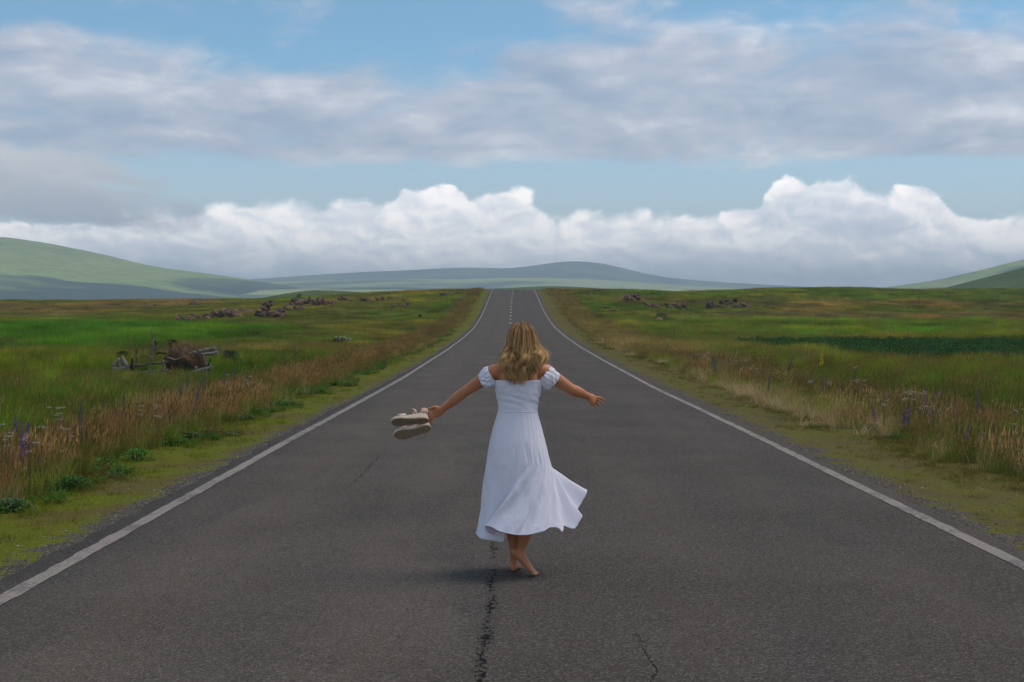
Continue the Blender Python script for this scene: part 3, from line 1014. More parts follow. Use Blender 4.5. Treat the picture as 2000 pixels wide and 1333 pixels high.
def scatter(name, label, coll, npick, P, rotz, scl, tint, tilt=None, sz=None):
    """one object of uncountable growth: points that carry tufts"""
    n = len(P)
    me = bpy.data.meshes.new(name)
    me.vertices.add(n)
    me.vertices.foreach_set('co', np.asarray(P, np.float32).ravel())
    rot = np.zeros((n, 3), np.float32); rot[:, 2] = rotz
    if tilt is not None:
        rot[:, :2] = tilt
    sc = np.repeat(np.asarray(scl, np.float32)[:, None], 3, 1)
    if sz is not None:
        sc[:, 2] *= sz
    me.attributes.new('rot', 'FLOAT_VECTOR', 'POINT').data.foreach_set('vector', rot.ravel())
    me.attributes.new('scl', 'FLOAT_VECTOR', 'POINT').data.foreach_set('vector', sc.ravel())
    tc = np.ones((n, 4), np.float32); tc[:, :3] = tint
    me.attributes.new('tint', 'FLOAT_COLOR', 'POINT').data.foreach_set('color', tc.ravel())
    me.attributes.new('pick', 'INT', 'POINT').data.foreach_set('value', rng.integers(0, npick, n).astype(np.int32))
    me.update()
    o = bpy.data.objects.new(name, me)
    COL.objects.link(o)
    ng = bpy.data.node_groups.new('scatter ' + name, 'GeometryNodeTree')
    ng.interface.new_socket('Geometry', in_out='INPUT', socket_type='NodeSocketGeometry')
    ng.interface.new_socket('Geometry', in_out='OUTPUT', socket_type='NodeSocketGeometry')
    N = ng.nodes; L = ng.links
    gi = N.new('NodeGroupInput'); go = N.new('NodeGroupOutput')
    ci = N.new('GeometryNodeCollectionInfo')
    ci.inputs['Collection'].default_value = coll
    ci.inputs['Separate Children'].default_value = True
    ci.inputs['Reset Children'].default_value = True
    ip = N.new('GeometryNodeInstanceOnPoints')
    ip.inputs['Pick Instance'].default_value = True

    def attr(nm, typ):
        a = N.new('GeometryNodeInputNamedAttribute'); a.data_type = typ
        a.inputs['Name'].default_value = nm
        return a.outputs['Attribute']
    L.new(gi.outputs[0], ip.inputs['Points'])
    L.new(ci.outputs[0], ip.inputs['Instance'])
    L.new(attr('pick', 'INT'), ip.inputs['Instance Index'])
    L.new(attr('rot', 'FLOAT_VECTOR'), ip.inputs['Rotation'])
    L.new(attr('scl', 'FLOAT_VECTOR'), ip.inputs['Scale'])
    L.new(ip.outputs[0], go.inputs[0])
    md = o.modifiers.new('scatter', 'NODES'); md.node_group = ng
    tag(o, label, kind='stuff')
    return o


def sample(dens, y0, y1, xmaxf, side=0):
    """random points in the wedge the picture (and a step to its side) can see; dens per square metre"""
    W_ = xmaxf(y1)
    n = int((y1 - y0) * 2 * W_ * dens)
    x = rng.uniform(-W_, W_, n); y = rng.uniform(y0, y1, n)
    k = np.abs(x) < xmaxf(y)
    if side < 0: k &= x < RX
    if side > 0: k &= x > RX
    return x[k], y[k]


def wedge(y): return np.asarray(y) * .385 + 3.2


def place(x, y, sink=0.0):
    return np.stack([x, y, ground_z(x, y) - sink], 1)


def jit(c, amt=.22):
    n = len(c)
    v = 1 + rng.uniform(-amt, amt, (n, 1))
    h = 1 + rng.uniform(-amt * .35, amt * .35, (n, 3))
    return np.clip(c * v * h, 0, 1)


G_GREEN = protos('green grass', lambda: tuft_grass(46, .15, .22, .50, .0075), 4)
G_SHORT = protos('short grass', lambda: tuft_grass(40, .10, .04, .12, .005, .5, .6, .05), 3)
G_MOSS = protos('moss', lambda: tuft_grass(60, .085, .012, .042, .006, .7, .8, 0.0), 3)
G_RUST = protos('rust grass', lambda: tuft_rust(26, .20, .24, .56), 5)
G_DRY = protos('dry grass', lambda: tuft_grass(40, .16, .15, .42, .0048, .75, .8, .22), 4)
G_WEED = protos('weed', lambda: tuft_weed(18, .15, .17, .075, .034), 4)
G_CROP = protos('crop', lambda: tuft_weed(26, .42, .42, .17, .10), 3)
G_FAR = protos('far grass', lambda: tuft_far(90, .55, .12, .34, .016), 4)
G_FARTALL = protos('far tall grass', lambda: tuft_far(90, .40, .28, .60, .012), 4)

# --- verge: rank flowering grass
xs, ys = [], []
for (d, y0, y1) in ((25, 6, 30), (15, 30, 70), (8, 70, 130), (4.5, 130, 246)):
    x, y = sample(d, y0, y1, lambda q: np.minimum(wedge(q), 9.6 + 0 * np.asarray(q)))
    xs.append(x); ys.append(y)
x = np.concatenate(xs); y = np.concatenate(ys)
c, crop, band, rank, near = zone_color(x, y)
thin = fbm(x * .8, y * .5, 61, 3)
a = np.abs(x - RX)
ve = verge_edge(x, y)
k = (rng.random(len(x)) < np.clip(rank * 1.15 - .12, 0, 1) * (.15 + 1.0 * sst(thin, .34, .58))) & (a > ve - .05)
x, y, a, ve = x[k], y[k], a[k], ve[k]
hue = fbm(x * .5, y * .25, 63, 3)
straw = np.where(x > RX, sst(hue, .42, .62) * .8, sst(hue, .55, .75) * .5)
tint = jit(lerp(lerp(C_RUST, C_STRAW, straw), np.array([.27, .205, .080]), sst(y, 35, 110) * .75), .25)
green = rng.random(len(x)) < np.where(x < RX, .30, .38)
tint[green] = jit(np.tile(np.array([.17, .165, .045]), (green.sum(), 1)))
young = 1 - .35 * (1 - sst(a, ve, ve + .45))
scatter('rank_grass', 'rust coloured flowering grass standing along both verges', G_RUST, 5, place(x, y), rng.uniform(0, 6.28, len(x)) * .25,
        rng.uniform(.65, 1.15, len(x)) * young * np.where(x > RX, .86, 1.0), tint, rng.normal(0, .08, (len(x), 2)))

# --- verge: green grass under it and in the near fields
xs, ys = [], []
for (d, y0, y1) in ((30, 7, 30), (17, 30, 62)):
    x, y = sample(d, y0, y1, wedge)
    xs.append(x); ys.append(y)
x = np.concatenate(xs); y = np.concatenate(ys)
c, crop, band, rank, near = zone_color(x, y)
a = np.abs(x - RX); ve = verge_edge(x, y)
pr = np.where(a < ve + .05, 0, np.where(rank > .5, .62, 1.0)) * (1 - crop)
k = rng.random(len(x)) < pr
x, y, c, rank, a, ve = x[k], y[k], c[k], rank[k], a[k], ve[k]
base = lerp(c * 1.28, C_TALL * 1.25, rank)
pat = fbm(x * .35, y * .2, 66, 3); clump = fbm(x * .9, y * .55, 67, 3)
base = lerp(base, C_YGREEN * 1.3, sst(pat, .52, .68) * .6)
base = base * (1 + (clump - .5) * 1.3)[:, None]
scatter('green_grass', 'lush green grass of the near fields and verges', G_GREEN, 4, place(x, y), rng.uniform(0, 6.28, len(x)) * .25,
        np.where(rank > .5, .72, 1.0) * rng.uniform(.75, 1.15, len(x)) * np.clip(.25 + 1.5 * clump, .4, 1.5) * (1 - .62 * np.exp(-((x + 10.7) / 2.6) ** 2 - ((y - 42.3) / 3.2) ** 2)), jit(base, .5), rng.normal(0, .12, (len(x), 2)))

# --- seed heads standing here and there in the near fields
x, y = sample(5.0, 14, 70, wedge)
a = np.abs(x - RX); ve = verge_edge(x, y)
n = fbm(x * .22, y * .12, 69, 3)
c, crop, band, rank, near = zone_color(x, y)
k = (a > ve + 1.2) & (crop < .3) & (rng.random(len(x)) < .08 + .75 * sst(n, .48, .66)) & (np.hypot((x + 10.7) / 1.6, y - 42.3) > 3.0)
x, y = x[k], y[k]
tint = jit(lerp(np.tile(np.array([.20, .20, .060]), (len(x), 1)), np.array([.30, .21, .09]), rng.random(len(x)) ** 2), .3)
scatter('seeding_grass', 'pale seeding grass standing above the near fields', G_RUST, 5, place(x, y), rng.uniform(0, 6.28, len(x)) * .25, rng.uniform(.75, 1.15, len(x)), tint, rng.normal(0, .1, (len(x), 2)))

# --- dry bleached grass at the foot of the right verge
xs, ys = [], []
for (d, y0, y1) in ((46, 7, 34), (18, 34, 90)):
    x, y = sample(d, y0, y1, lambda q: np.minimum(wedge(q), 8.6 + 0 * np.asarray(q)))
    xs.append(x); ys.append(y)
x = np.concatenate(xs); y = np.concatenate(ys)
a = np.abs(x - RX); ve = verge_edge(x, y)
n = fbm(x * .7, y * .4, 68, 3)
pr = np.where(x > RX, np.exp(-((a - ve - .35) / .5) ** 2) * .95 + .12 * (a > ve), np.exp(-((a - ve - .5) / .35) ** 2) * .18) * sst(n, .30, .52) * (a > ve - .35)
k = rng.random(len(x)) < pr
x, y = x[k], y[k]
scatter('dry_grass', 'bleached dry grass lying at the foot of the verges', G_DRY, 4, place(x, y), rng.uniform(0, 6.28, len(x)) * .3,
        rng.uniform(.55, 1.05, len(x)), jit(np.tile(C_STRAW * .85, (len(x), 1)), .3), rng.normal(0, .15, (len(x), 2)))

# --- low herbs where the mown strip meets the tall grass
xs, ys = [], []
for (d, y0, y1) in ((34, 7, 40), (14, 40, 110)):
    x, y = sample(d, y0, y1, lambda q: np.minimum(wedge(q), 7.5 + 0 * np.asarray(q)))
    xs.append(x); ys.append(y)
x = np.concatenate(xs); y = np.concatenate(ys)
a = np.abs(x - RX); ve = verge_edge(x, y)
n = fbm(x * .9, y * .45, 70, 3)
pr = np.where(x < RX, np.exp(-((a - ve - .02) / .30) ** 2) * sst(n, .36, .50), np.exp(-((a - ve) / .35) ** 2) * sst(n, .55, .68) * .6)
k = rng.random(len(x)) < pr
x, y = x[k], y[k]
hue = rng.random(len(x))[:, None]
tint = np.where(hue < .75, np.array([.075, .175, .026]), np.where(hue < .9, np.array([.115, .180, .075]), np.array([.20, .12, .05])))
scatter('verge_herbs', 'low leafy green herbs at the edge of the mown strip', G_WEED, 4, place(x, y), rng.uniform(0, 6.28, len(x)), rng.uniform(.5, 1.25, len(x)), jit(tint, .3), None, .8)

# --- moss and short grass of the mown strip
xs, ys = [], []
for (d, y0, y1) in ((330, 6.5, 18), (170, 18, 34), (60, 34, 70)):
    x, y = sample(d, y0, y1, lambda q: np.minimum(wedge(q), 5.6 + 0 * np.asarray(q)))
    k = np.abs(x - RX) > 3.45
    xs.append(x[k]); ys.append(y[k])
x = np.concatenate(xs); y = np.concatenate(ys)
a = np.abs(x - RX); ve = verge_edge(x, y)
n = fbm(x * 2.2, y * 1.6, 72, 4)
pr = sst(a, 3.48, 4.0) * (a < ve + .25) * sst(n, .34, .52) * np.where(x < RX, 1.0, .72)
k = rng.random(len(x)) < pr
x, y = x[k], y[k]
t = fbm(x * .9, y * .6, 73, 3)
tint = lerp(np.tile(C_MOSS * 1.1, (len(x), 1)), np.array([.085, .098, .026]), sst(t, .45, .65))
tint = np.where((x > RX)[:, None], tint * np.array([.88, .66, 1.6]), tint)
scatter('moss', 'yellow green moss creeping over the gravel shoulders', G_MOSS, 3, place(x, y, .004), rng.uniform(0, 6.28, len(x)), rng.uniform(.7, 1.6, len(x)), jit(tint, .3))
xs, ys = [], []
for (d, y0, y1) in ((70, 6.5, 34), (30, 34, 90), (10, 90, 235)):
    x, y = sample(d, y0, y1, lambda q: np.minimum(wedge(q), 5.9 + 0 * np.asarray(q)))
    xs.append(x); ys.append(y)
x = np.concatenate(xs); y = np.concatenate(ys)
a = np.abs(x - RX); ve = verge_edge(x, y)
n = fbm(x * 1.2, y * .8, 75, 3)
pr = sst(a, 3.6, ve) * (a < ve + .45) * np.where(a > ve - .40, 1.0, .42) * sst(n, .32, .56)
k = rng.random(len(x)) < pr
x, y = x[k], y[k]
tint = lerp(np.tile(np.array([.115, .180, .014]), (len(x), 1)), np.array([.19, .17, .03]), rng.random(len(x)) ** 2)
tint = np.where((x > RX)[:, None], tint * np.array([1.0, .72, 1.5]), tint)
scatter('short_grass', 'short mown grass on the strip beside the asphalt', G_SHORT, 3, place(x, y), rng.uniform(0, 6.28, len(x)), rng.uniform(.6, 1.3, len(x)), jit(tint, .25))

# --- far fields and meadow
xs, ys = [], []
for (d, y0, y1) in ((9, 56, 90), (5.5, 90, 140), (2.4, 140, 200), (1.3, 200, 300)):
    x, y = sample(d, y0, y1, wedge)
    xs.append(x); ys.append(y)
x = np.concatenate(xs); y = np.concatenate(ys)
c, crop, band, rank, near = zone_color(x, y)
a = np.abs(x - RX); ve = verge_edge(x, y)
k = (a > ve + .3) & (crop < .4)
x, y, c, band, rank = x[k], y[k], c[k], band[k], rank[k]
tallm = (band > .5) | ((x > RX) & (y < 134))
tint = jit(c * 1.55, .42)
clump = fbm(x * .5, y * .22, 78, 3)
tint = tint * (1 + (clump - .5) * 1.1)[:, None]
spot = rng.random(len(x)) < .10 * (~(band > .5))
tint[spot] = jit(np.tile(C_RUST * .8, (spot.sum(), 1)))
spot = rng.random(len(x)) < .05
tint[spot] = jit(np.tile(np.array([.10, .13, .075]), (spot.sum(), 1)))
for sel, coll, nm, lb in ((tallm, G_FARTALL, 'field_grass', 'bright green grass of the fields further off'), (~tallm, G_FAR, 'meadow_grass', 'olive and brown grass of the stony meadow')):
    xx, yy = x[sel], y[sel]
    scatter(nm, lb, coll, 4, place(xx, yy), rng.uniform(0, 6.28, len(xx)), rng.uniform(.6, 1.25, len(xx)) * (.45 + 1.15 * clump[sel]) * (1 + sst(yy, 120, 260) * .5), tint[sel])

# --- crop strip on the right
x, y = sample(5.5, 55, 84, wedge, 1)
c, crop, *_ = zone_color(x, y)
k = crop > .5
x, y = x[k], y[k]
scatter('potato_crop', 'dark green leafy crop strip in the right hand field', G_CROP, 3, place(x, y), rng.uniform(0, 6.28, len(x)), rng.uniform(.7, 1.15, len(x)), jit(np.tile(np.array([.034, .095, .024]), (len(x), 1)), .35))


# --- loose gravel along the asphalt
def pebble():
    bm = bmesh.new()
    for _ in range(11):
        v = np.random.default_rng(random.randint(0, 10 ** 6)).normal(0, 1, 3); v /= np.linalg.norm(v)
        bm.verts.new((v[0] * U(.8, 1.2), v[1] * U(.6, 1.0), v[2] * U(.4, .7)))
    bmesh.ops.convex_hull(bm, input=bm.verts)
    bmesh.ops.delete(bm, geom=[v for v in bm.verts if not v.link_faces], context='VERTS')
    g = Geo()
    bm.verts.index_update()
    g.v = [np.array(v.co) for v in bm.verts]; g.f = [tuple(v.index for v in f.verts) for f in bm.faces]
    g.c = [np.ones(3)] * len(g.v)
    bm.free()
    return g


G_PEB = protos('pebble', pebble, 5, leaf_mat('gravel_stones', 0.0, .9, .3))
xs, ys = [], []
for (d, y0, y1) in ((300, 6.2, 16), (150, 16, 30), (50, 30, 60)):
    x, y = sample(d, y0, y1, lambda q: np.minimum(wedge(q), 5.4 + 0 * np.asarray(q)))
    k = np.abs(x - RX) > 3.47
    xs.append(x[k]); ys.append(y[k])
x = np.concatenate(xs); y = np.concatenate(ys)
a = np.abs(x - RX); ve = verge_edge(x, y)
n = fbm(x * 1.7, y * 1.2, 77, 4)
pr = np.clip(1.0 - sst(a, 3.45, 4.15) * .85 + (n - .5) * 1.2, 0, 1) * (a < ve + .2)
k = rng.random(len(x)) < pr
x, y = x[k], y[k]
g_ = rng.uniform(.05, .26, len(x))[:, None] * np.array([1.06, .97, .88])
scatter('gravel', 'loose grey gravel along the edges of the asphalt', G_PEB, 5, place(x, y, -.002), rng.uniform(0, 6.28, len(x)), .0045 + .014 * rng.random(len(x)) ** 4, g_, rng.normal(0, .3, (len(x), 2)))

# ================================================================== rocks
def make_rock_mat(name, a, b, lichen):
    m, t, out = material(name)
    pos = t.n('ShaderNodeTexCoord').outputs['Object']
    rnd = t.n('ShaderNodeObjectInfo').outputs['Random']
    p = t.vm('ADD', pos, t.xyz(t.mul(rnd, 37), t.mul(rnd, 11), 0))
    n = t.noise(p, 2.4, 6, .65)[0]
    f = t.noise(p, 11, 4, .7)[0]
    c = t.mix(t.lin(n, .3, .7), a, b)
    c = t.mix(t.sstep(t.noise(p, 4.2, 4, .6)[0], .56, .66, 0, .7), c, lichen)
    c = t.mix(1.0, c, t.mix(rnd, (.72, .70, .70), (1.25, 1.2, 1.15)), 'MULTIPLY')
    principled(t, out, c, .92, .2, t.bump(t.add(n, t.mul(f, .5)), .8, .12))
    return m


ROCKM = make_rock_mat('basalt', (.115, .066, .043), (.230, .142, .096), (.20, .175, .12))
ROCKD = make_rock_mat('dark_basalt', (.050, .040, .036), (.125, .088, .072), (.15, .13, .10))


def rock_mesh(seed, flat=.75):
    """angular boulder: hull of scattered points, edges chipped"""
    r = np.random.default_rng(seed)
    bm = bmesh.new()
    for _ in range(26):
        v = r.normal(0, 1, 3); v /= np.linalg.norm(v)
        v = np.sign(v) * np.abs(v) ** r.uniform(.55, .95)
        bm.verts.new((v[0] * .5 * r.uniform(.85, 1.15), v[1] * .42 * r.uniform(.85, 1.1), v[2] * .5 * flat * r.uniform(.8, 1.1)))
    res = bmesh.ops.convex_hull(bm, input=bm.verts)
    bmesh.ops.delete(bm, geom=[v for v in bm.verts if not v.link_faces], context='VERTS')
    bmesh.ops.dissolve_limit(bm, angle_limit=.30, verts=bm.verts, edges=bm.edges)
    bmesh.ops.bevel(bm, geom=bm.edges[:], offset=.022, segments=1, affect='EDGES')
    bmesh.ops.triangulate(bm, faces=bm.faces)
    zmin = min(v.co.z for v in bm.verts)
    for v in bm.verts: v.co.z -= zmin
    me = bpy.data.meshes.new('rock')
    bm.to_mesh(me); bm.free()
    return me


ROCKS = [rock_mesh(300 + k, f) for k, f in enumerate((.8, .7, .9, .75, .6, .85, .7, 1.0))]
SLABS = [rock_mesh(350 + k, .42) for k in range(3)]
for me_ in ROCKS + SLABS:
    me_.materials.append(ROCKM)
ROCKS_D = [m_.copy() for m_ in ROCKS[:4]]
for me_ in ROCKS_D:
    me_.materials.clear(); me_.materials.append(ROCKD)
rr = random.Random(5)


def rock(px, py, wpx, label, group=None, lift=0.0, mesh=None, tall=1.0, dj=0.0, name='rock', hi=262.0, cat='rock'):
    x, d, z = locate(px, py, 0, 30, hi)
    d2 = d + dj
    x2 = (px - 1000) / FPX * d2
    z2 = float(ground_z(x2, d2))
    s = wpx * 1.18 / FPX * d
    me = mesh or rr.choice(ROCKS)
    o = bpy.data.objects.new(name, me)
    COL.objects.link(o)
    o.location = (x2, d2, z2 - .16 * s + lift / FPX * d)
    o.rotation_euler = (rr.uniform(-.35, .35), rr.uniform(-.35, .35), rr.uniform(0, 6.28))
    o.scale = (s, s * rr.uniform(.75, 1.1), s * tall * rr.uniform(.8, 1.15))
    tag(o, label, cat, group)
    return o


def pile(px0, px1, base, hpx, n, s0, s1, label, group, dark=.25, skew=0.0):
    for k in range(n):
        f = (k + rr.random()) / n
        px = px0 + (px1 - px0) * f
        prof = math.sin(math.pi * min(1, max(0, f + skew * f * (1 - f)))) ** .6
        up = rr.random() ** 1.3 * hpx * prof
        s = rr.uniform(s0, s1) * (1 - .25 * up / max(hpx, 1))
        me = rr.choice(ROCKS_D) if rr.random() < dark else None
        rock(px, base + rr.uniform(-2, 2), s, label, group, lift=max(0, up - .1 * s), mesh=me, dj=rr.uniform(-.8, .8) + up * .06)


# heaps left of the road
pile(340, 402, 627, 8, 9, 9, 19, 'weathered boulder in the loose line of stones furthest left', 'leftmost line of boulders')
pile(402, 470, 623, 16, 15, 9, 22, 'reddish boulder in the low heap beside the flat slab', 'low boulder heap on the left')
rock(485, 612, 30, 'broad flat slab between two boulder heaps on the left', mesh=SLABS[0], tall=1.2)
pile(503, 556, 621, 30, 30, 9, 19, 'red brown boulder in the tallest heap left of the road', 'tallest boulder heap on the left', .35)
pile(550, 592, 608, 8, 9, 6, 14, 'small stone trailing right from the tallest left heap', 'stones trailing from the tall heap')
pile(564, 652, 598, 15, 32, 7, 16, 'boulder in the long heap on the rise, left of the road', 'long boulder heap on the rise', .3)
pile(655, 686, 590, 6, 7, 6, 14, 'stone in the small heap at the right end of the rise', 'small heap at the end of the rise')
pile(700, 800, 588, 5, 16, 5, 12, 'low stone in the scattered rubble nearest the left of the road', 'rubble near the left of the road')
pile(768, 802, 602, 3, 6, 6, 13, 'pale flat stone in the hollow below the left rubble', 'flat stones below the left rubble')
rock(868, 579, 19, 'dark boulder on the skyline just left of the road crest', mesh=ROCKS_D[0], tall=.7)
rock(895, 574.5, 10, 'small dark boulder on the skyline nearest the road crest', mesh=ROCKS_D[1], tall=.8)
rock(379, 597, 17, 'dark low boulder alone in the far left meadow', mesh=ROCKS_D[2], tall=.6)
for k in range(30):
    rock(rr.uniform(-20, 350), rr.uniform(590, 619), rr.uniform(3.5, 9), 'small stone lying loose in the far left meadow', 'stones strewn over the left meadow', mesh=rr.choice(ROCKS_D + SLABS), tall=.7)
# heaps right of the road
pile(1224, 1256, 590, 14, 14, 6, 14, 'dark red stone in the round heap standing highest on the right', 'round heap on the right', .4)
rock(1266, 600, 21, 'pale flat boulder right of the round stone heap', mesh=SLABS[1], tall=1.3)
pile(1276, 1346, 604, 11, 16, 6, 15, 'stone in the ruined wall line left of the upright block', 'stones of the ruined wall', .3)
rock(1383, 606, 14, 'upright dark block of stone between two rubble heaps', mesh=ROCKS_D[3], tall=1.6)
pile(1393, 1464, 604, 15, 24, 6, 13, 'dark stone in the rubble heap right of the upright block', 'rubble heap right of the block', .5)
rock(1188, 604, 24, 'long low slab lying left of the round heap', mesh=SLABS[2], tall=1.0)
rock(1196, 611, 20, 'grey slab tilted just below the long low slab', mesh=SLABS[0], tall=1.0)
rock(1287, 629, 21, 'half buried reddish stone in the green meadow on the right', mesh=SLABS[1], tall=1.2)
rock(1152, 580, 9, 'small pinkish stone near the right of the road crest', mesh=ROCKS[2])
rock(1180, 573, 8, 'small dark stone on the right skyline by the crest', mesh=ROCKS_D[1])
for k in range(18):
    rock(rr.uniform(1480, 2010), rr.uniform(572, 612), rr.uniform(3.5, 8), 'small stone lying loose in the far right meadow', 'stones strewn over the right meadow', mesh=rr.choice(ROCKS_D + SLABS), tall=.7)


# ================================================================== remains of a wooden pen with a sod mound, left field
def make_wood(name, a, b, rough=.85):
    m, t, out = material(name)
    pos = t.n('ShaderNodeTexCoord').outputs['Object']
    n = t.noise(t.vm('MULTIPLY', pos, (9, 9, 9)), 1.0, 5, .65, 1.5)[0]
    f = t.noise(pos, 45, 4, .7)[0]
    c = t.mix(t.lin(n, .3, .7), a, b)
    c = t.mix(t.lin(f, .35, .7, 0, .5), c, tuple(x * .45 for x in a))
    principled(t, out, c, rough, .2, t.bump(t.add(n, f), .7, .02))
    return m


WOOD = make_wood('grey_wood', (.115, .095, .078), (.255, .22, .185))
WOODP = make_wood('pale_wood', (.19, .168, .14), (.36, .325, .285))
WOODB = make_wood('brown_wood', (.080, .055, .040), (.175, .130, .098))
CHAR = make_wood('charred_wood', (.012, .011, .011), (.040, .036, .034))
_rx, RD, _rz = locate(312, 737, 0, 25, 70)


def rp(cx, cy, dd=0.0):
    """point on the enlarged view of the pen (7.143 x from picture 200,630) at its distance plus dd"""
    x, y, z = px_ray(200 + cx / 7.143, 630 + cy / 7.143, RD + dd)
    return np.array([x, y, z])


def log(name, pts, r, mat, label, cat, to_ground=None, branches=(), n=9):
    """round timber with slightly uneven thickness; branches are parts"""
    P = [rp(*p) for p in pts]
    if to_ground is not None:
        q = P[to_ground].copy(); q[2] = min(q[2], float(ground_z(q[0], q[1])) - .08); P[to_ground] = q
    base = np.array([P[0][0], P[0][1], min(p[2] for p in P)])
    # resample with wobble
    P = np.array(P)
    s = np.linspace(0, len(P) - 1, (len(P) - 1) * 5 + 1)
    Q = np.stack([np.interp(s, np.arange(len(P)), P[:, i]) for i in range(3)], 1)
    rs = np.random.default_rng(int(abs(P[0][0] * 1000)) % 9999)
    rad = np.interp(s / s[-1], np.linspace(0, 1, len(np.atleast_1d(r))), np.atleast_1d(r)) * .68 * rs.uniform(.86, 1.14, len(s))
    Q[1:-1] += rs.normal(0, .012, (len(s) - 2, 3))
    root = empty(name, tuple(base))
    g = Geo(); g.tube(Q - base, rad, (1, 1, 1), n=n)
    o = g.obj('timber', mat, root)
    for bp, br in branches:
        B = np.array([rp(*p) for p in bp]) - base
        g = Geo(); g.tube(B, br, (1, 1, 1), n=6)
        g.obj('branch', mat, root)
    tag(root, label, cat)
    return root


log('rail', [(300, 612), (480, 598), (700, 575), (915, 557)], .055, WOODB, 'brown rail nailed level across the left side of the pen', 'rail')
log('fallen_log', [(395, 742), (520, 722), (660, 700), (840, 672)], [.07, .055], WOOD, 'grey log lying in the grass under the brown rail', 'log')
log('fallen_log', [(855, 655), (900, 672), (965, 695)], .05, WOODP, 'short pale log slanting down at the end of the lying log', 'log')
log('post', [(408, 760), (410, 640), (412, 505)], [.085, .07, .05], CHAR, 'charred black post at the left end of the brown rail', 'post', 0)
log('post', [(868, 700), (858, 620), (838, 525)], [.055, .045], WOODP, 'pale thin post at the right end of the brown rail', 'post', 0)
log('post', [(345, 790), (352, 700), (355, 600)], [.08, .07], WOODP, 'pale broken post beside the charred post', 'post', 0)
log('post', [(1195, 790), (1195, 690), (1200, 565)], [.115, .10, .09], CHAR, 'thick charred stump in front of the sod mound', 'post', 0)
log('driftwood', [(165, 690), (152, 610), (190, 560), (240, 522), (275, 478)], [.10, .09, .06, .03], WOODP, 'bleached twisted stump at the left end of the pen', 'stump', 0,
    branches=[([(275, 490), (300, 540), (345, 605)], [.05, .05, .06]), ([(160, 640), (230, 655), (330, 625)], [.06, .05, .06]), ([(230, 530), (240, 590), (250, 650)], [.035, .04, .05])])
log('dead_sapling', [(668, 640), (672, 500), (690, 390), (708, 340), (700, 200), (680, 90)], [.06, .055, .05, .045, .032, .012], WOOD, 'tall bare grey sapling standing above the pen', 'dead tree', 0,
    branches=[([(700, 215), (715, 180), (742, 148)], [.03, .02, .010]), ([(705, 375), (740, 352), (775, 335)], [.035, .02, .010]), ([(692, 160), (675, 140), (668, 118)], [.018, .012, .008])])
log('log', [(1205, 442), (1330, 415), (1470, 388), (1580, 372)], [.06, .085, .10], WOOD, 'grey log resting on the right flank of the sod mound', 'log')
log('log', [(1330, 450, .3), (1470, 440, .3), (1612, 432, .3)], .085, WOODP, 'pale log under the grey one beside the sod mound', 'log')
log('log', [(1300, 408, .5), (1450, 398, .5), (1612, 388, .5)], .075, WOODB, 'brown log behind the two stacked beside the mound', 'log')
log('pole', [(1462, 640), (1440, 560), (1412, 455)], .03, WOODP, 'thin pale pole propping the stacked logs', 'pole', 0)
log('pole', [(1465, 640), (1490, 560), (1503, 500)], .03, CHAR, 'thin dark pole leaning against the pale one', 'pole', 0)
log('fallen_log', [(1225, 712), (1330, 678), (1430, 652), (1520, 612)], [.065, .075, .06], WOODP, 'pale log lying right of the thick charred stump', 'log')
log('post', [(1302, 700), (1300, 620)], .06, WOODP, 'short pale stub behind the log by the charred stump', 'post', 0)
log('post', [(1450, 690), (1447, 580)], .075, WOOD, 'grey stub post at the foot of the propping poles', 'post', 0)
log('post', [(1515, 690), (1512, 585)], .03, WOOD, 'thin stake at the right end of the pen', 'post', 0)
log('plank', [(740, 432, .6), (880, 428, .6)], .04, CHAR, 'dark plank end jutting from the left of the mound', 'plank')
log('stake', [(475, 600, .5), (470, 480, .5), (462, 360, .5)], [.05, .04, .015], WOODB, 'brown forked stake left of the bare sapling', 'stake', 0,
    branches=[([(472, 450, .5), (485, 400, .5), (498, 350, .5)], [.03, .02, .010])])
log('root', [(905, 485), (960, 510), (1050, 520), (1095, 480)], [.02, .025, .02], WOODP, 'thin pale branch hanging under the mound', 'branch')


def mound_r(e):
    return math.sqrt(max(0, 1 - ((e - .45) / .55) ** 2)) if e > .45 else .78 + .22 * e / .45


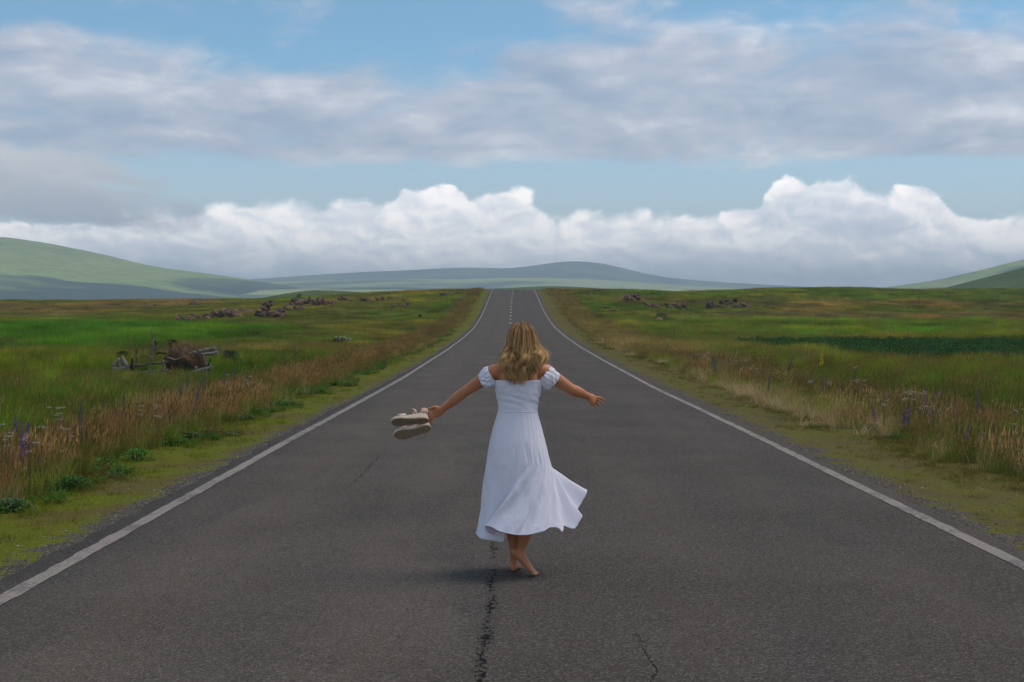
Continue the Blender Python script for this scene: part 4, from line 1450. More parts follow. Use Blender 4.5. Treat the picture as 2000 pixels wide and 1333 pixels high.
def sod_mound():
    c = rp(1165, 560, .9)
    gz = float(ground_z(c[0], c[1]))
    top = rp(1165, 300, .9)[2] - gz
    hw = (1420 - 915) / 2 / 7.143 / FPX * RD * 1.12
    root = empty('sod_mound', (c[0], c[1], gz))
    nu, nv = 48, 22
    V = []
    for j in range(nv):
        e = j / (nv - 1)
        for i in range(nu):
            a = 2 * math.pi * i / nu
            r = mound_r(e)
            n = float(fbm(math.cos(a) * 1.7 * r + 5, math.sin(a) * 1.7 * r + e * 2, 401, 4)) - .5
            V.append((hw * r * math.cos(a) * (1 + .7 * n), .8 * r * math.sin(a) * (1 + .7 * n), -.15 + (top + .15) * e * (1 + .35 * n * r)))
    F = []
    for j in range(nv - 1):
        for i in range(nu):
            F.append((j * nu + i, j * nu + (i + 1) % nu, (j + 1) * nu + (i + 1) % nu, (j + 1) * nu + i))
    m, t, out = material('sod')
    pos = t.n('ShaderNodeTexCoord').outputs['Object']
    n1 = t.noise(pos, 6, 6, .7)[0]
    col = t.mix(t.lin(n1, .3, .7), (.050, .030, .020), (.150, .095, .062))
    principled(t, out, col, .95, .1, t.bump(n1, 1.0, .12))
    mesh_obj('earth', np.array(V), F, m, root, smooth=True)
    g = Geo()
    for _ in range(3000):
        a = U(0, 6.283); e = random.random() ** .8
        r = mound_r(e)
        p = (hw * r * math.cos(a) * .98, .8 * r * math.sin(a) * .98, (top) * e - .06)
        dry = np.array([.30, .19, .085]) if random.random() < .68 else np.array([.11, .12, .025])
        if e < .45: dry = dry * .6 + np.array([.06, .035, .02])
        g.blade(p, U(.08, .30) * (.6 + .9 * e * random.random()), .010, U(0, 6.283), U(.1, .7), U(0, .5), dry * U(.6, 1.2), dry * U(.8, 1.4), segs=2, face=U(0, 6.283))
    o = g.obj('dry_grass', LEAFP, root)
    o['kind'] = 'stuff'
    tag(root, 'sod mound topped with dry grass in the middle of the wooden pen', 'mound')


sod_mound()


# ================================================================== bushes and flowering plants
def bush(px, py, wpx, hpx, cols, label, name='bush', n=900, leaf=.07, stems=14, flowers=None, lo=20, hi=140):
    x, d, z = locate(px, py, 0, lo, hi)
    w = wpx / FPX * d; h = hpx / FPX * d
    root = empty(name, (x, d, z - .03))
    g = Geo()
    for k in range(stems):
        a = U(0, 6.283); r = U(.1, .42) * w
        g.tube([(r * .3 * math.cos(a), r * .3 * math.sin(a), 0), (r * .7 * math.cos(a), r * .7 * math.sin(a), h * .5), (r * math.cos(a), r * math.sin(a), h * U(.75, 1.0))], [.010, .008, .004], (.10, .09, .05), n=5)
    g.obj('stems', LEAFP, root)
    g = Geo()
    for _ in range(n):
        a = U(0, 6.283); e = random.random() ** .6
        rr_ = w * .5 * math.sqrt(max(0, 1 - (e * .93) ** 2)) * random.random() ** .5 * (1 + .25 * math.sin(3 * a + 1))
        c = np.array(random.choice(cols)) * U(.65, 1.25)
        dd = U(0, 6.283)
        g.leaf((rr_ * math.cos(a), rr_ * math.sin(a), h * e), (math.cos(dd), math.sin(dd), U(-.2, .9)), leaf * U(.6, 1.3), leaf * U(.3, .5), c, .2, U(.1, .5))
    o = g.obj('foliage', LEAFP, root)
    if flowers:
        g = Geo()
        for _ in range(flowers[1]):
            a = U(0, 6.283); rr_ = w * .45 * random.random() ** .5
            p = np.array([rr_ * math.cos(a), rr_ * math.sin(a), h * U(.75, 1.08)])
            for q in range(7):
                g.diamond(p + np.random.default_rng(q + _ * 9).normal(0, .025, 3), (U(-1, 1), U(-1, 1), 1), .05, .045, flowers[0], 2)
        g.obj('flowers', LEAFP, root)
    tag(root, label, 'bush')
    return root


bush(449, 718, 46, 34, [(.050, .085, .035), (.085, .115, .055), (.12, .13, .09)], 'grey green bush right of the ruined pen', leaf=.10)
bush(238, 712, 36, 26, [(.020, .050, .018), (.035, .070, .022)], 'dark leafy clump behind the left end of the pen', leaf=.09, n=500)
bush(338, 716, 17, 52, [(.10, .11, .03), (.16, .12, .045), (.07, .10, .025)], 'tall tuft of browning grass in front of the mound', leaf=.16, n=380)
bush(303, 700, 13, 36, [(.20, .14, .06), (.12, .12, .03)], 'small dry tuft beside the bare sapling', leaf=.12, n=200)
bush(282, 712, 30, 18, [(.045, .10, .022), (.07, .13, .03)], 'fresh green clump under the brown rail', leaf=.08, n=400)
bush(664, 676, 48, 17, [(.030, .060, .018), (.05, .085, .03)], 'low dark bush dotted with white flowers near the left verge', leaf=.10, n=600, flowers=((.60, .59, .55), 12))
bush(820, 618, 9, 8, [(.018, .045, .014)], 'small round dark bush in the meadow left of the road', leaf=.14, n=220, stems=5)
bush(584, 590, 13, 15, [(.022, .042, .016)], 'dark bush growing in front of the long boulder heap', leaf=.2, n=260, stems=5, hi=250)
bush(1292, 625, 34, 12, [(.05, .085, .035), (.09, .12, .07)], 'grey green scrub above the half buried stone', leaf=.16, n=420, hi=200)


def spire(kind):
    """tall flowering plant: stem, narrow leaves and a dense flower spike; unit height about 0.7 m"""
    root = empty('spire_plant')
    col, dens, wid, stemc, leafc, h, s0 = kind
    lean = U(-.10, .14)
    g = Geo()
    pts = [(lean * t * t * h, 0, h * t) for t in np.linspace(0, 1, 7)]
    g.tube(pts, [.007, .007, .006, .006, .005, .004, .002], stemc, n=5)
    g.obj('stem', LEAFP, root)
    g = Geo()
    for k in range(16):
        t = U(.04, s0); a = U(0, 6.283)
        g.leaf((lean * t * t * h, 0, h * t), (math.cos(a), math.sin(a), U(.3, 1.0)), U(.07, .13) * h / .7, U(.010, .016), np.array(leafc) * U(.7, 1.2), .1, U(.1, .4))
    g.obj('leaves', LEAFP, root)
    g = Geo()
    for k in range(dens):
        t = s0 + (1 - s0) * k / dens
        a = k * 2.4
        r = wid * (1 - .75 * ((t - s0) / (1 - s0)) ** 1.5) * U(.6, 1.1)
        p = np.array([lean * t * t * h + r * .4 * math.cos(a), r * .4 * math.sin(a), h * t])
        c = np.array(col[k % len(col)]) * U(.7, 1.25)
        g.diamond(p, (math.cos(a), math.sin(a), .5), r * U(.9, 1.4), r * .9, c, 2, U(0, 3))
    g.obj('flower_spike', LEAFP, root)
    return root


BLUE = (((.12, .13, .20), (.17, .18, .25), (.14, .15, .17)), 90, .030, (.10, .10, .06), (.10, .12, .07), .80, .30)
PURP = (((.19, .08, .33), (.27, .13, .44), (.15, .07, .25)), 60, .045, (.10, .13, .05), (.07, .13, .03), .75, .40)
GREY = (((.17, .19, .11), (.24, .25, .15), (.13, .16, .09)), 70, .020, (.15, .17, .10), (.16, .19, .12), .75, .25)
YELL = (((.70, .50, .02), (.80, .60, .05)), 50, .040, (.14, .16, .05), (.12, .15, .05), 1.25, .62)


def copy_tree(o):
    c = o.copy(); COL.objects.link(c)
    for ch in o.children:
        q = ch.copy(); COL.objects.link(q); q.parent = c
    return c


def umbel():
    """yarrow: thin branching stems under flat white heads"""
    root = empty('white_umbel')
    g = Geo(); heads = []
    for k in range(3):
        a = U(0, 6.283); h = U(.45, .62); r = U(.02, .10)
        g.tube([(0, 0, 0), (r * .3 * math.cos(a), r * .3 * math.sin(a), h * .5), (r * math.cos(a), r * math.sin(a), h)], [.004, .0035, .003], (.13, .15, .06), n=4)
        heads.append(np.array((r * math.cos(a), r * math.sin(a), h)))
    g.obj('stem', LEAFP, root)
    for hd in heads:
        g = Geo()
        for q in range(26):
            a = U(0, 6.283); r = .024 * math.sqrt(random.random())
            g.diamond(hd + np.array([r * math.cos(a), r * math.sin(a), U(0, .008)]), (math.cos(a), math.sin(a), .6), .014, .013, np.array((.50, .48, .41)) * U(.75, 1.1), 1)
        g.obj('flower_head', LEAFP, root)
    return root


def put(proto, first, px, py, h, label, cat, group=None, lo=9.0, hi=120.0):
    """stand a plant of height h so that its tip shows at picture pixel (px, py)"""
    o = proto if first else copy_tree(proto)
    x, d, z = locate(px, py, h, lo, hi)
    while abs(x - RX) < float(verge_edge(np.array([x]), np.array([d]))[0]) + .25 and h > .15:
        h *= .9                      # keep to the tall grass: a lower plant standing further off
        x, d, z = locate(px, py, h, lo, hi)
    o.location = (x, d, z - .03)
    s = h / proto['unit']
    o.scale = (s, s, s)
    o.rotation_euler = (U(-.06, .06), U(-.05, .10), U(-.6, .6))
    tag(o, label, cat, group)
    return o


def family(makers, units, spots, h, labelf, cat, group, lo=9.0, hi=120.0):
    pr = []
    for f, u in zip(makers, units):
        o = f(); o['unit'] = u; pr.append([o, True])
    for k, (px, py, *hh) in enumerate(spots):
        p = pr[k % len(pr)]
        put(p[0], p[1], px, py, hh[0] if hh else h * U(.9, 1.1), labelf(px, py), cat, group, lo, hi)
        p[1] = False
    for o, unused in pr:
        if unused:
            for ch in list(o.children): bpy.data.objects.remove(ch)
            bpy.data.objects.remove(o)


family([lambda: spire(BLUE)] * 4, [.8] * 4,
       [(343, 742), (352, 735), (361, 722), (366, 728), (374, 738), (384, 732), (393, 722), (399, 727), (428, 718), (434, 722), (452, 713), (458, 720), (476, 716), (236, 762), (196, 776), (230, 782), (150, 772), (160, 790),
        (735, 652), (742, 655), (728, 658), (680, 682), (640, 690), (560, 690), (548, 700), (610, 680), (575, 672)],
       .72, lambda px, py: 'slender dusty blue flower spire in the tall grass of the left verge', 'flower', 'blue flower spires on the left verge')
family([lambda: spire(BLUE)] * 3, [.8] * 3,
       [(1388, 684), (1396, 690), (1413, 681), (1420, 688), (1432, 683), (1402, 694), (1440, 692), (1613, 720), (1608, 728), (1580, 716), (1330, 676), (1346, 672), (1500, 712)],
       .72, lambda px, py: 'slender dusty blue flower spire in the tall grass of the right verge', 'flower', 'blue flower spires on the right verge')
o_ = spire(BLUE); o_['unit'] = .8
put(o_, True, 1532, 678, .95, 'tallest blue flower spire, leaning right above the right verge', 'flower')
o_.rotation_euler = (0, .42, 0)
o_ = spire(BLUE); o_['unit'] = .8
put(o_, True, 1904, 752, .78, 'blue grey flower spire on its own near the right edge', 'flower')
o_.rotation_euler = (0, .15, 0)
family([lambda: spire(PURP)] * 3, [.75] * 3, [(24, 803), (40, 818), (46, 812)], .72, lambda px, py: 'bright purple flower spike at the far left of the verge', 'flower', 'purple flower spikes at the left edge')
family([lambda: spire(PURP)] * 3, [.75] * 3, [(1725, 762), (1800, 752), (1812, 764), (1828, 753), (1834, 756), (1820, 780), (1766, 790), (1771, 786), (1710, 786), (1888, 818)], .55,
       lambda px, py: 'purple flower spike in the tall grass of the right verge', 'flower', 'purple flower spikes on the right verge')
family([lambda: spire(GREY)] * 3, [.75] * 3, [(1855, 746), (1870, 778), (1742, 808), (1750, 802), (1884, 790), (1946, 800), (1940, 812), (1922, 800), (1990, 812), (1640, 728), (1650, 730), (1560, 718), (1552, 722), (1566, 714), (1840, 786), (1915, 806)],
       .70, lambda px, py: 'grey green seed spike rising from the right verge', 'plant', 'grey green spikes on the right verge')
o_ = spire(YELL); o_['unit'] = 1.25
put(o_, True, 1603, 672, 1.25, 'single tall yellow mullein spike before the dark crop strip', 'flower')
family([lambda: spire(YELL)] * 2, [1.25] * 2, [(18, 930, .35), (75, 932, .34), (88, 936, .34), (130, 922, .35), (406, 742, .6)], .4, lambda px, py: 'low yellow flower spike in the left verge', 'flower', 'yellow flower spikes on the left verge')
family([umbel] * 4, [.55] * 4, [(4, 838), (12, 850), (78, 842), (60, 862), (132, 842), (268, 795), (302, 797), (306, 800), (104, 802), (108, 800), (620, 722), (600, 735), (540, 742), (482, 738), (445, 736), (440, 790), (516, 760), (362, 808)],
       .62, lambda px, py: 'flat white umbel flowers among the rust grass on the left', 'flower', 'white umbels on the left verge')
family([umbel] * 4, [.55] * 4, [(1670, 720), (1675, 736), (1690, 742), (1764, 772), (1778, 768), (1800, 786), (1788, 764), (1726, 784), (1806, 770), (1992, 792), (1984, 826), (1920, 846), (1582, 748), (1620, 740), (1480, 720), (1470, 716), (1456, 706), (1450, 716), (1436, 704), (1376, 690), (1362, 694), (1352, 706), (1318, 682), (1300, 676), (1270, 664)],
       .58, lambda px, py: 'flat white umbel flowers among the grass on the right', 'flower', 'white umbels on the right verge')


def weed_clump(px, py, wpx, hpx, cols, label, leaf=.05, n=260):
    b = bush(px, py, wpx, hpx * .75, cols, label, name='weed_clump', n=n, leaf=leaf, stems=9, lo=9, hi=60)
    b['category'] = 'weed'


weed_clump(372, 862, 46, 30, [(0.065, 0.174, 0.032), (0.087, 0.217, 0.043), (0.232, 0.145, 0.065)], 'leafy green weed clump by the mown strip under the pen')
weed_clump(450, 822, 90, 24, [(0.072, 0.189, 0.043), (0.116, 0.217, 0.072), (0.290, 0.174, 0.087)], 'spreading weed clump with brown leaves by the left mown strip', n=420)
weed_clump(130, 962, 95, 48, [(0.058, 0.160, 0.036), (0.087, 0.217, 0.043)], 'large dark leafy weed clump nearest the left corner', n=420)
weed_clump(20, 1000, 80, 40, [(0.072, 0.160, 0.058), (0.131, 0.203, 0.102)], 'grey green weed clump at the left edge of the picture', n=300)
weed_clump(265, 900, 70, 34, [(0.072, 0.217, 0.029), (0.116, 0.261, 0.043)], 'fresh green weed clump between tall grass and moss on the left', n=320)
weed_clump(628, 748, 26, 16, [(0.290, 0.217, 0.145), (0.392, 0.290, 0.189)], 'dry brown weed tangle by the left verge', leaf=.06)
weed_clump(1585, 800, 40, 16, [(0.087, 0.203, 0.036), (0.131, 0.246, 0.043)], 'small green weed clump in the dry right verge')
weed_clump(1700, 842, 50, 22, [(0.116, 0.203, 0.072), (0.174, 0.217, 0.116)], 'grey green weed clump at the foot of the right verge')

# ================================================================== the woman
WY = 9.28                                   # distance of the woman
WZ = float(road_z(WY)) - 0.0


def wp(px, py, dy=0.0):
    """picture pixel -> woman's local coordinates (x, y, z above the road)"""
    return np.array([(px - 1000) / FPX * WY, dy, EYE - (py - 607) / FPX * WY - WZ])


def _frame(d, ref):
    d = d / (np.linalg.norm(d) + 1e-9)
    u = ref - d * np.dot(ref, d)
    u /= (np.linalg.norm(u) + 1e-9)
    return d, u, np.cross(d, u)


class Loft:
    """closed tapering tubes that are later fused into one skin"""
    def __init__(self):
        self.v = []; self.f = []

    def tube(self, rings, ref=(0, 1, 0), n=18, sub=4):
        """rings: [(centre, ru, rv)], ru along ref, rv across; smooth interpolation between rings"""
        C = np.array([r[0] for r in rings], float); RU = np.array([r[1] for r in rings], float); RV = np.array([r[2] for r in rings], float)
        m = len(C)
        ts = np.linspace(0, m - 1, (m - 1) * sub + 1)

        def cr(A):
            A = np.asarray(A, float); out = []
            for t in ts:
                i = min(int(t), m - 2); f = t - i
                p0 = A[max(i - 1, 0)]; p1 = A[i]; p2 = A[i + 1]; p3 = A[min(i + 2, m - 1)]
                out.append(.5 * (2 * p1 + (p2 - p0) * f + (2 * p0 - 5 * p1 + 4 * p2 - p3) * f * f + (3 * p1 - p0 - 3 * p2 + p3) * f ** 3))
            return np.array(out)
        C, RU, RV = cr(C), np.maximum(cr(RU), .002), np.maximum(cr(RV), .002)
        ref = np.array(ref, float)
        i0 = len(self.v)
        k = len(C)
        for j in range(k):
            d = C[min(j + 1, k - 1)] - C[max(j - 1, 0)]
            d, u, w = _frame(d, ref)
            for a in np.linspace(0, 2 * math.pi, n, endpoint=False):
                self.v.append(C[j] + u * RU[j] * math.cos(a) + w * RV[j] * math.sin(a))
        for j in range(k - 1):
            for a in range(n):
                p = i0 + j * n + a; q = i0 + j * n + (a + 1) % n
                self.f.append((p, q, q + n, p + n))
        for j, s in ((0, -1), (k - 1, 1)):          # rounded ends
            d = (C[1] - C[0]) if j == 0 else (C[-1] - C[-2])
            d = d / np.linalg.norm(d) * (1 if j else -1)
            tip = C[j] + d * min(RU[j], RV[j]) * .8
            self.v.append(tip)
            t = len(self.v) - 1
            for a in range(n):
                p = i0 + j * n + a; q = i0 + j * n + (a + 1) % n
                self.f.append((p, q, t) if j else (q, p, t))

    def ball(self, c, r, rot=None, n=20, m=12):
        c = np.array(c, float); r = np.array(r, float)
        i0 = len(self.v)
        M = np.array(rot.to_matrix()) if rot is not None else np.eye(3)
        for i in range(1, m):
            th = math.pi * i / m
            for j in range(n):
                ph = 2 * math.pi * j / n
                self.v.append(c + M @ (r * np.array([math.sin(th) * math.cos(ph), math.sin(th) * math.sin(ph), math.cos(th)])))
        for i in range(m - 2):
            for j in range(n):
                p = i0 + i * n + j; q = i0 + i * n + (j + 1) % n
                self.f.append((p, p + n, q + n, q))
        self.v += [c + M @ (r * np.array([0, 0, 1])), c - M @ (r * np.array([0, 0, 1]))]
        a, b = len(self.v) - 2, len(self.v) - 1
        for j in range(n):
            self.f.append((i0 + j, i0 + (j + 1) % n, a))
            p = i0 + (m - 2) * n
            self.f.append((p + (j + 1) % n, p + j, b))

    def fuse(self, name, mat, parent, voxel=.005, smooth=3):
        me = bpy.data.meshes.new(name + '_raw')
        me.from_pydata([tuple(map(float, v)) for v in self.v], [], self.f)
        o = bpy.data.objects.new(name + '_raw', me)
        COL.objects.link(o)
        md = o.modifiers.new('r', 'REMESH'); md.mode = 'VOXEL'; md.voxel_size = voxel; md.use_smooth_shade = True
        s = o.modifiers.new('s', 'SMOOTH'); s.factor = .5; s.iterations = smooth
        dg = bpy.context.evaluated_depsgraph_get()
        dg.update()
        new = bpy.data.meshes.new_from_object(o.evaluated_get(dg))
        bpy.data.objects.remove(o, do_unlink=True)
        new.name = name
        new.materials.clear()
        if mat: new.materials.append(mat)
        new.polygons.foreach_set('use_smooth', [True] * len(new.polygons))
        b = bpy.data.objects.new(name, new)
        COL.objects.link(b)
        if parent: b.parent = parent
        return b


def make_skin():
    m, t, out = material('skin')
    pos = t.n('ShaderNodeTexCoord').outputs['Object']
    n = t.noise(pos, 9, 4, .6)[0]
    f = t.noise(pos, 160, 2, .5)[0]
    c = t.mix(t.lin(n, .3, .7), (.440, .165, .076), (.540, .220, .106))
    b = principled(t, out, c, .48, .4, t.bump(f, .08, .002))
    b.inputs['Subsurface Weight'].default_value = .12
    b.inputs['Subsurface Radius'].default_value = (.012, .005, .003)
    b.inputs['Subsurface Scale'].default_value = 1.0
    return m


def make_cloth():
    m, t, out = material('white_cotton')
    pos = t.n('ShaderNodeTexCoord').outputs['Object']
    w = t.noise(t.vm('MULTIPLY', pos, (26, 26, 7)), 1.0, 5, .6, .6)[0]
    x = t.noise(t.vm('MULTIPLY', pos, (60, 60, 90)), 1.0, 3, .6)[0]
    fib = t.noise(pos, 900, 2, .5)[0]
    cr_ = t.noise(t.vm('MULTIPLY', pos, (15, 15, 10)), 1.0, 3, .55, 1.2)[0]
    crease = t.m('POWER', t.sub(1.0, t.m('ABSOLUTE', t.mul(t.sub(cr_, .5), 5.0)), ), 3.0, clamp=True)
    h = t.add(t.add(t.add(t.mul(w, 1.0), t.mul(x, .25)), t.mul(fib, .05)), t.mul(crease, .04))
    nrm = t.bump(h, .5, .010)
    c = (.87, .85, .945)
    b = t.n('ShaderNodeBsdfPrincipled')
    t.put(b.inputs['Base Color'], c); t.put(b.inputs['Roughness'], .9); t.put(b.inputs['Specular IOR Level'], .15)
    t.put(b.inputs['Sheen Weight'], .15); t.put(b.inputs['Normal'], nrm)
    tr = t.n('ShaderNodeBsdfTranslucent'); t.put(tr.inputs[0], c); t.put(tr.inputs[1], nrm)
    mx = t.n('ShaderNodeMixShader'); t.put(mx.inputs[0], .16); t.put(mx.inputs[1], b.outputs[0]); t.put(mx.inputs[2], tr.outputs[0])
    t.put(out.inputs[0], mx.outputs[0])
    return m


SKIN = make_skin()
CLOTH = make_cloth()
woman = empty('person', (0.06, WY, WZ))
OFF = np.array([0.06, 0, 0])
tag(woman, 'barefoot woman in a white dress seen from behind, dancing on the road with arms spread', 'person')


def V3(x, y, z): return np.array([x, y, z], float) - OFF


def W(px, py, dy=0.0): return wp(px, py, dy) - OFF


# ---------------------------------------------------------------- body
def finger(L, pts, r0, r1, ref=(0, 0, 1)):
    n = len(pts)
    L.tube([(p, r0 + (r1 - r0) * i / (n - 1), (r0 + (r1 - r0) * i / (n - 1)) * .95) for i, p in enumerate(pts)], ref=ref, n=10, sub=3)


def build_body():
    L = Loft()
    # trunk, neck
    L.tube([(V3(.035, .005, .74), .10, .15), (V3(.035, .0, .84), .118, .168), (V3(.035, .0, .92), .108, .155), (V3(.037, .005, 1.05), .080, .112),
            (V3(.040, .005, 1.16), .092, .128), (V3(.043, .005, 1.25), .098, .145), (V3(.045, .005, 1.315), .080, .150), (V3(.047, .008, 1.352), .060, .110),
            (V3(.049, .012, 1.385), .048, .060), (V3(.053, .018, 1.43), .046, .046), (V3(.060, .025, 1.48), .046, .045)], ref=(0, 1, 0), n=28)
    for s, cx in ((-1, .045), (1, .045)):
        L.ball(V3(cx + s * .075, -.062, 1.275), (.045, .030, .065))          # shoulder blades
        L.tube([(V3(cx + s * .02, 0, 1.375), .040, .040), (V3(cx + s * .09, .0, 1.362), .040, .034), (V3(cx + s * .155, .005, 1.335), .046, .044)], ref=(0, 1, 0))
        L.ball(V3(cx + s * .07, .085, 1.215), (.062, .055, .06))              # bust
    # head: skull, jaw, nose, brow, ears
    hc = V3(.068, .028, 1.525)
    L.ball(hc + [0, -.006, .012], (.073, .092, .100))
    L.tube([(hc + [0, .035, -.02], .05, .060), (hc + [0, .05, -.065], .042, .048), (hc + [0, .058, -.100], .026, .026)], ref=(0, 1, 0))
    L.tube([(hc + [0, .088, .012], .010, .009), (hc + [0, .104, -.018], .012, .011), (hc + [0, .106, -.034], .013, .015)], ref=(0, 1, 0), n=10)
    L.tube([(hc + [-.020, .094, -.058], .006, .006), (hc + [0, .100, -.058], .009, .008), (hc + [.020, .094, -.058], .006, .006)], ref=(0, 0, 1), n=10)
    L.tube([(hc + [-.045, .075, .022], .008, .008), (hc + [0, .090, .022], .010, .008), (hc + [.045, .075, .022], .008, .008)], ref=(0, 0, 1), n=10)
    for s in (-1, 1):
        L.ball(hc + [s * .074, .004, -.012], (.010, .020, .030))
    # left arm (picture left), hand closed round the sandal straps
    sh = V3(-.118, .0, 1.325); el = W(906, 768, .085); wr = W(861, 803.5, .14)
    L.tube([(V3(-.075, .0, 1.325), .05, .050), (sh, .052, .052), (sh * .62 + el * .38, .043, .045), (sh * .25 + el * .75, .036, .038), (el, .034, .034),
            (el * .70 + wr * .30, .034, .038), (el * .35 + wr * .65, .027, .030), (wr, .020, .024)], ref=(0, 1, 0))
    kn = W(846, 812, .155)
    L.tube([(wr, .019, .025), (wr * .6 + kn * .4, .016, .034), (kn, .014, .036)], ref=(0, 1, .2), n=16)
    for i, (dz, dy, ln) in enumerate(((.022, -.012, .92), (.006, -.016, 1.0), (-.010, -.014, .95), (-.025, -.008, .80))):
        b = kn + np.array([-.004, dy * .4, dz])
        finger(L, [b, b + np.array([-.026, -.018, -.010]) * ln, b + np.array([-.030, -.004, -.040]) * ln, b + np.array([-.010, .014, -.050]) * ln], .0095, .0072)
    tb = wr * .55 + kn * .45 + np.array([-.004, .0, .024])
    finger(L, [tb, tb + [-.024, -.012, .006], tb + [-.048, -.014, -.002], tb + [-.066, -.012, -.006]], .0115, .0080)
    # right arm, hand open and relaxed
    sh = V3(.212, .0, 1.328); el = W(1117, 762.5, .10); wr = W(1153, 779, .22)
    L.tube([(V3(.165, .0, 1.325), .05, .050), (sh, .052, .052), (sh * .62 + el * .38, .043, .046), (sh * .25 + el * .75, .037, .040), (el, .035, .036),
            (el * .70 + wr * .30, .034, .038), (el * .35 + wr * .65, .027, .030), (wr, .020, .024)], ref=(0, 1, 0))
    kn = W(1166, 789, .255)
    L.tube([(wr, .019, .025), (wr * .55 + kn * .45, .015, .035), (kn, .012, .037)], ref=(0, .9, -.4), n=16)
    for (bpx, bpy, tpx, tpy, r) in ((1169.5, 782.5, 1188, 789, .0088), (1168, 787, 1185.5, 797, .0090), (1164, 792, 1179.5, 803, .0086), (1159, 796.5, 1172, 807, .0076)):
        b = W(bpx, bpy, .262); t = W(tpx, tpy, .315)
        finger(L, [b * 1.0 + (wr - kn) * .12, b * .62 + t * .38 + [0, 0, .010], b * .28 + t * .72 + [0, 0, .006], t], r, r * .75)
    tb = wr * .6 + kn * .4 + np.array([.004, .018, -.010])
    finger(L, [tb, tb + [.018, .030, -.014], tb + [.034, .048, -.028], tb + [.046, .058, -.040]], .0115, .0078)
    # legs: the left one carries, the right one crosses behind it on its toes
    L.tube([(V3(-.045, .0, .84), .085, .085), (V3(-.040, .02, .66), .072, .075), (V3(-.020, .05, .49), .052, .052), (V3(-.008, .045, .40), .050, .049),
            (V3(.004, .035, .31), .054, .050), (V3(.010, .035, .22), .040, .038), (V3(.012, .045, .12), .027, .025), (V3(.012, .050, .075), .028, .024)], ref=(0, 1, 0))
    L.tube([(V3(.010, .018, .035), .028, .026), (V3(.011, .055, .050), .040, .028), (V3(.015, .11, .040), .034, .032), (V3(.020, .175, .022), .018, .040), (V3(.024, .22, .014), .011, .034)], ref=(0, 0, 1), n=16)
    for i in range(5):
        finger(L, [V3(-.008 + i * .015, .205 - abs(i - 1) * .006, .014), V3(-.008 + i * .016, .238 - abs(i - 3.4) * .002, .011)], .009 if i else .011, .007)
    L.tube([(V3(.115, .0, .84), .085, .085), (V3(.125, .0, .66), .072, .075), (V3(.122, -.01, .50), .052, .053), (V3(.110, -.03, .41), .051, .051),
            (V3(.094, -.045, .32), .053, .052), (V3(.078, -.045, .25), .042, .042), (V3(.062, -.035, .185), .028, .028), (V3(.056, -.03, .150), .028, .030)], ref=(0, 1, 0))
    heel = W(1002, 1079, -.035); mid = W(1019, 1091, -.05); ball = W(1036, 1110, -.06); toe = W(1044, 1115.5, -.062)
    L.tube([(heel + [.004, 0, .008], .026, .026), (heel * .6 + mid * .4 + [.006, 0, .010], .036, .030), (mid + [.006, 0, .006], .031, .033), (ball, .019, .038), (toe, .012, .034)], ref=(.6, 0, .8), n=16)
    for i in range(5):
        yy = -.092 + i * .0155
        b = V3(.129, yy, WZ * 0 + .020); ln = (.026, .032, .034, .036, .042)[i]
        finger(L, [b, b + [ln * .6, -.001, .000], b + [ln, -.001, -.006]], .0075 if i < 4 else .010, .0062 if i < 4 else .008, ref=(0, 1, 0))
    b = L.fuse('body', SKIN, woman, .0046, 4)
    return b


body = build_body()
tag(body, 'sun tanned skin of the arms, shoulders and lower legs')


# eyes and lips belong to the face on the far side of the head
def small(name, fn, mat, parent, label=None):
    L = Loft(); fn(L)
    me = bpy.data.meshes.new(name)
    me.from_pydata([tuple(map(float, v)) for v in L.v], [], L.f)
    me.polygons.foreach_set('use_smooth', [True] * len(me.polygons))
    me.materials.append(mat)
    o = bpy.data.objects.new(name, me); COL.objects.link(o); o.parent = parent
    if label: tag(o, label)
    return o


def flat_mat(name, col, rough=.6, spec=.3):
    m, t, out = material(name)
    pos = t.n('ShaderNodeTexCoord').outputs['Object']
    n = t.noise(pos, 40, 4, .6)[0]
    c = t.mix(t.lin(n, .3, .7), tuple(x * .85 for x in col), tuple(min(1, x * 1.12) for x in col))
    principled(t, out, c, rough, spec, t.bump(n, .15, .003))
    return m


_hc = V3(.068, .028, 1.525)
for s in (-1, 1):
    small('eye', lambda L, s=s: L.ball(_hc + np.array([s * .031, .080, .004]), (.012, .010, .009)), flat_mat('eye_white', (.6, .58, .55), .2, .5), woman)


# ---------------------------------------------------------------- dress
def cr_closed(P, n):
    P = np.asarray(P, float); m = len(P)
    out = []
    for t in np.linspace(0, m, n, endpoint=False):
        i = int(t); f = t - i
        p0, p1, p2, p3 = P[(i - 1) % m], P[i % m], P[(i + 1) % m], P[(i + 2) % m]
        out.append(.5 * (2 * p1 + (p2 - p0) * f + (2 * p0 - 5 * p1 + 4 * p2 - p3) * f * f + (3 * p1 - p0 - 3 * p2 + p3) * f ** 3))
    return np.array(out)


def cloth_obj(name, V, N, M, mat, closed=True, thick=.0016, label=None):
    """V: (M rows, N round, 3)"""
    f = []
    for r in range(M - 1):
        for c in range(N if closed else N - 1):
            a = r * N + c; b = r * N + (c + 1) % N
            f.append((a, a + N, b + N, b))
    o = mesh_obj(name, V.reshape(-1, 3), f, mat, woman, smooth=True)
    md = o.modifiers.new('thickness', 'SOLIDIFY'); md.thickness = thick; md.offset = 0
    if label: tag(o, label)
    return o


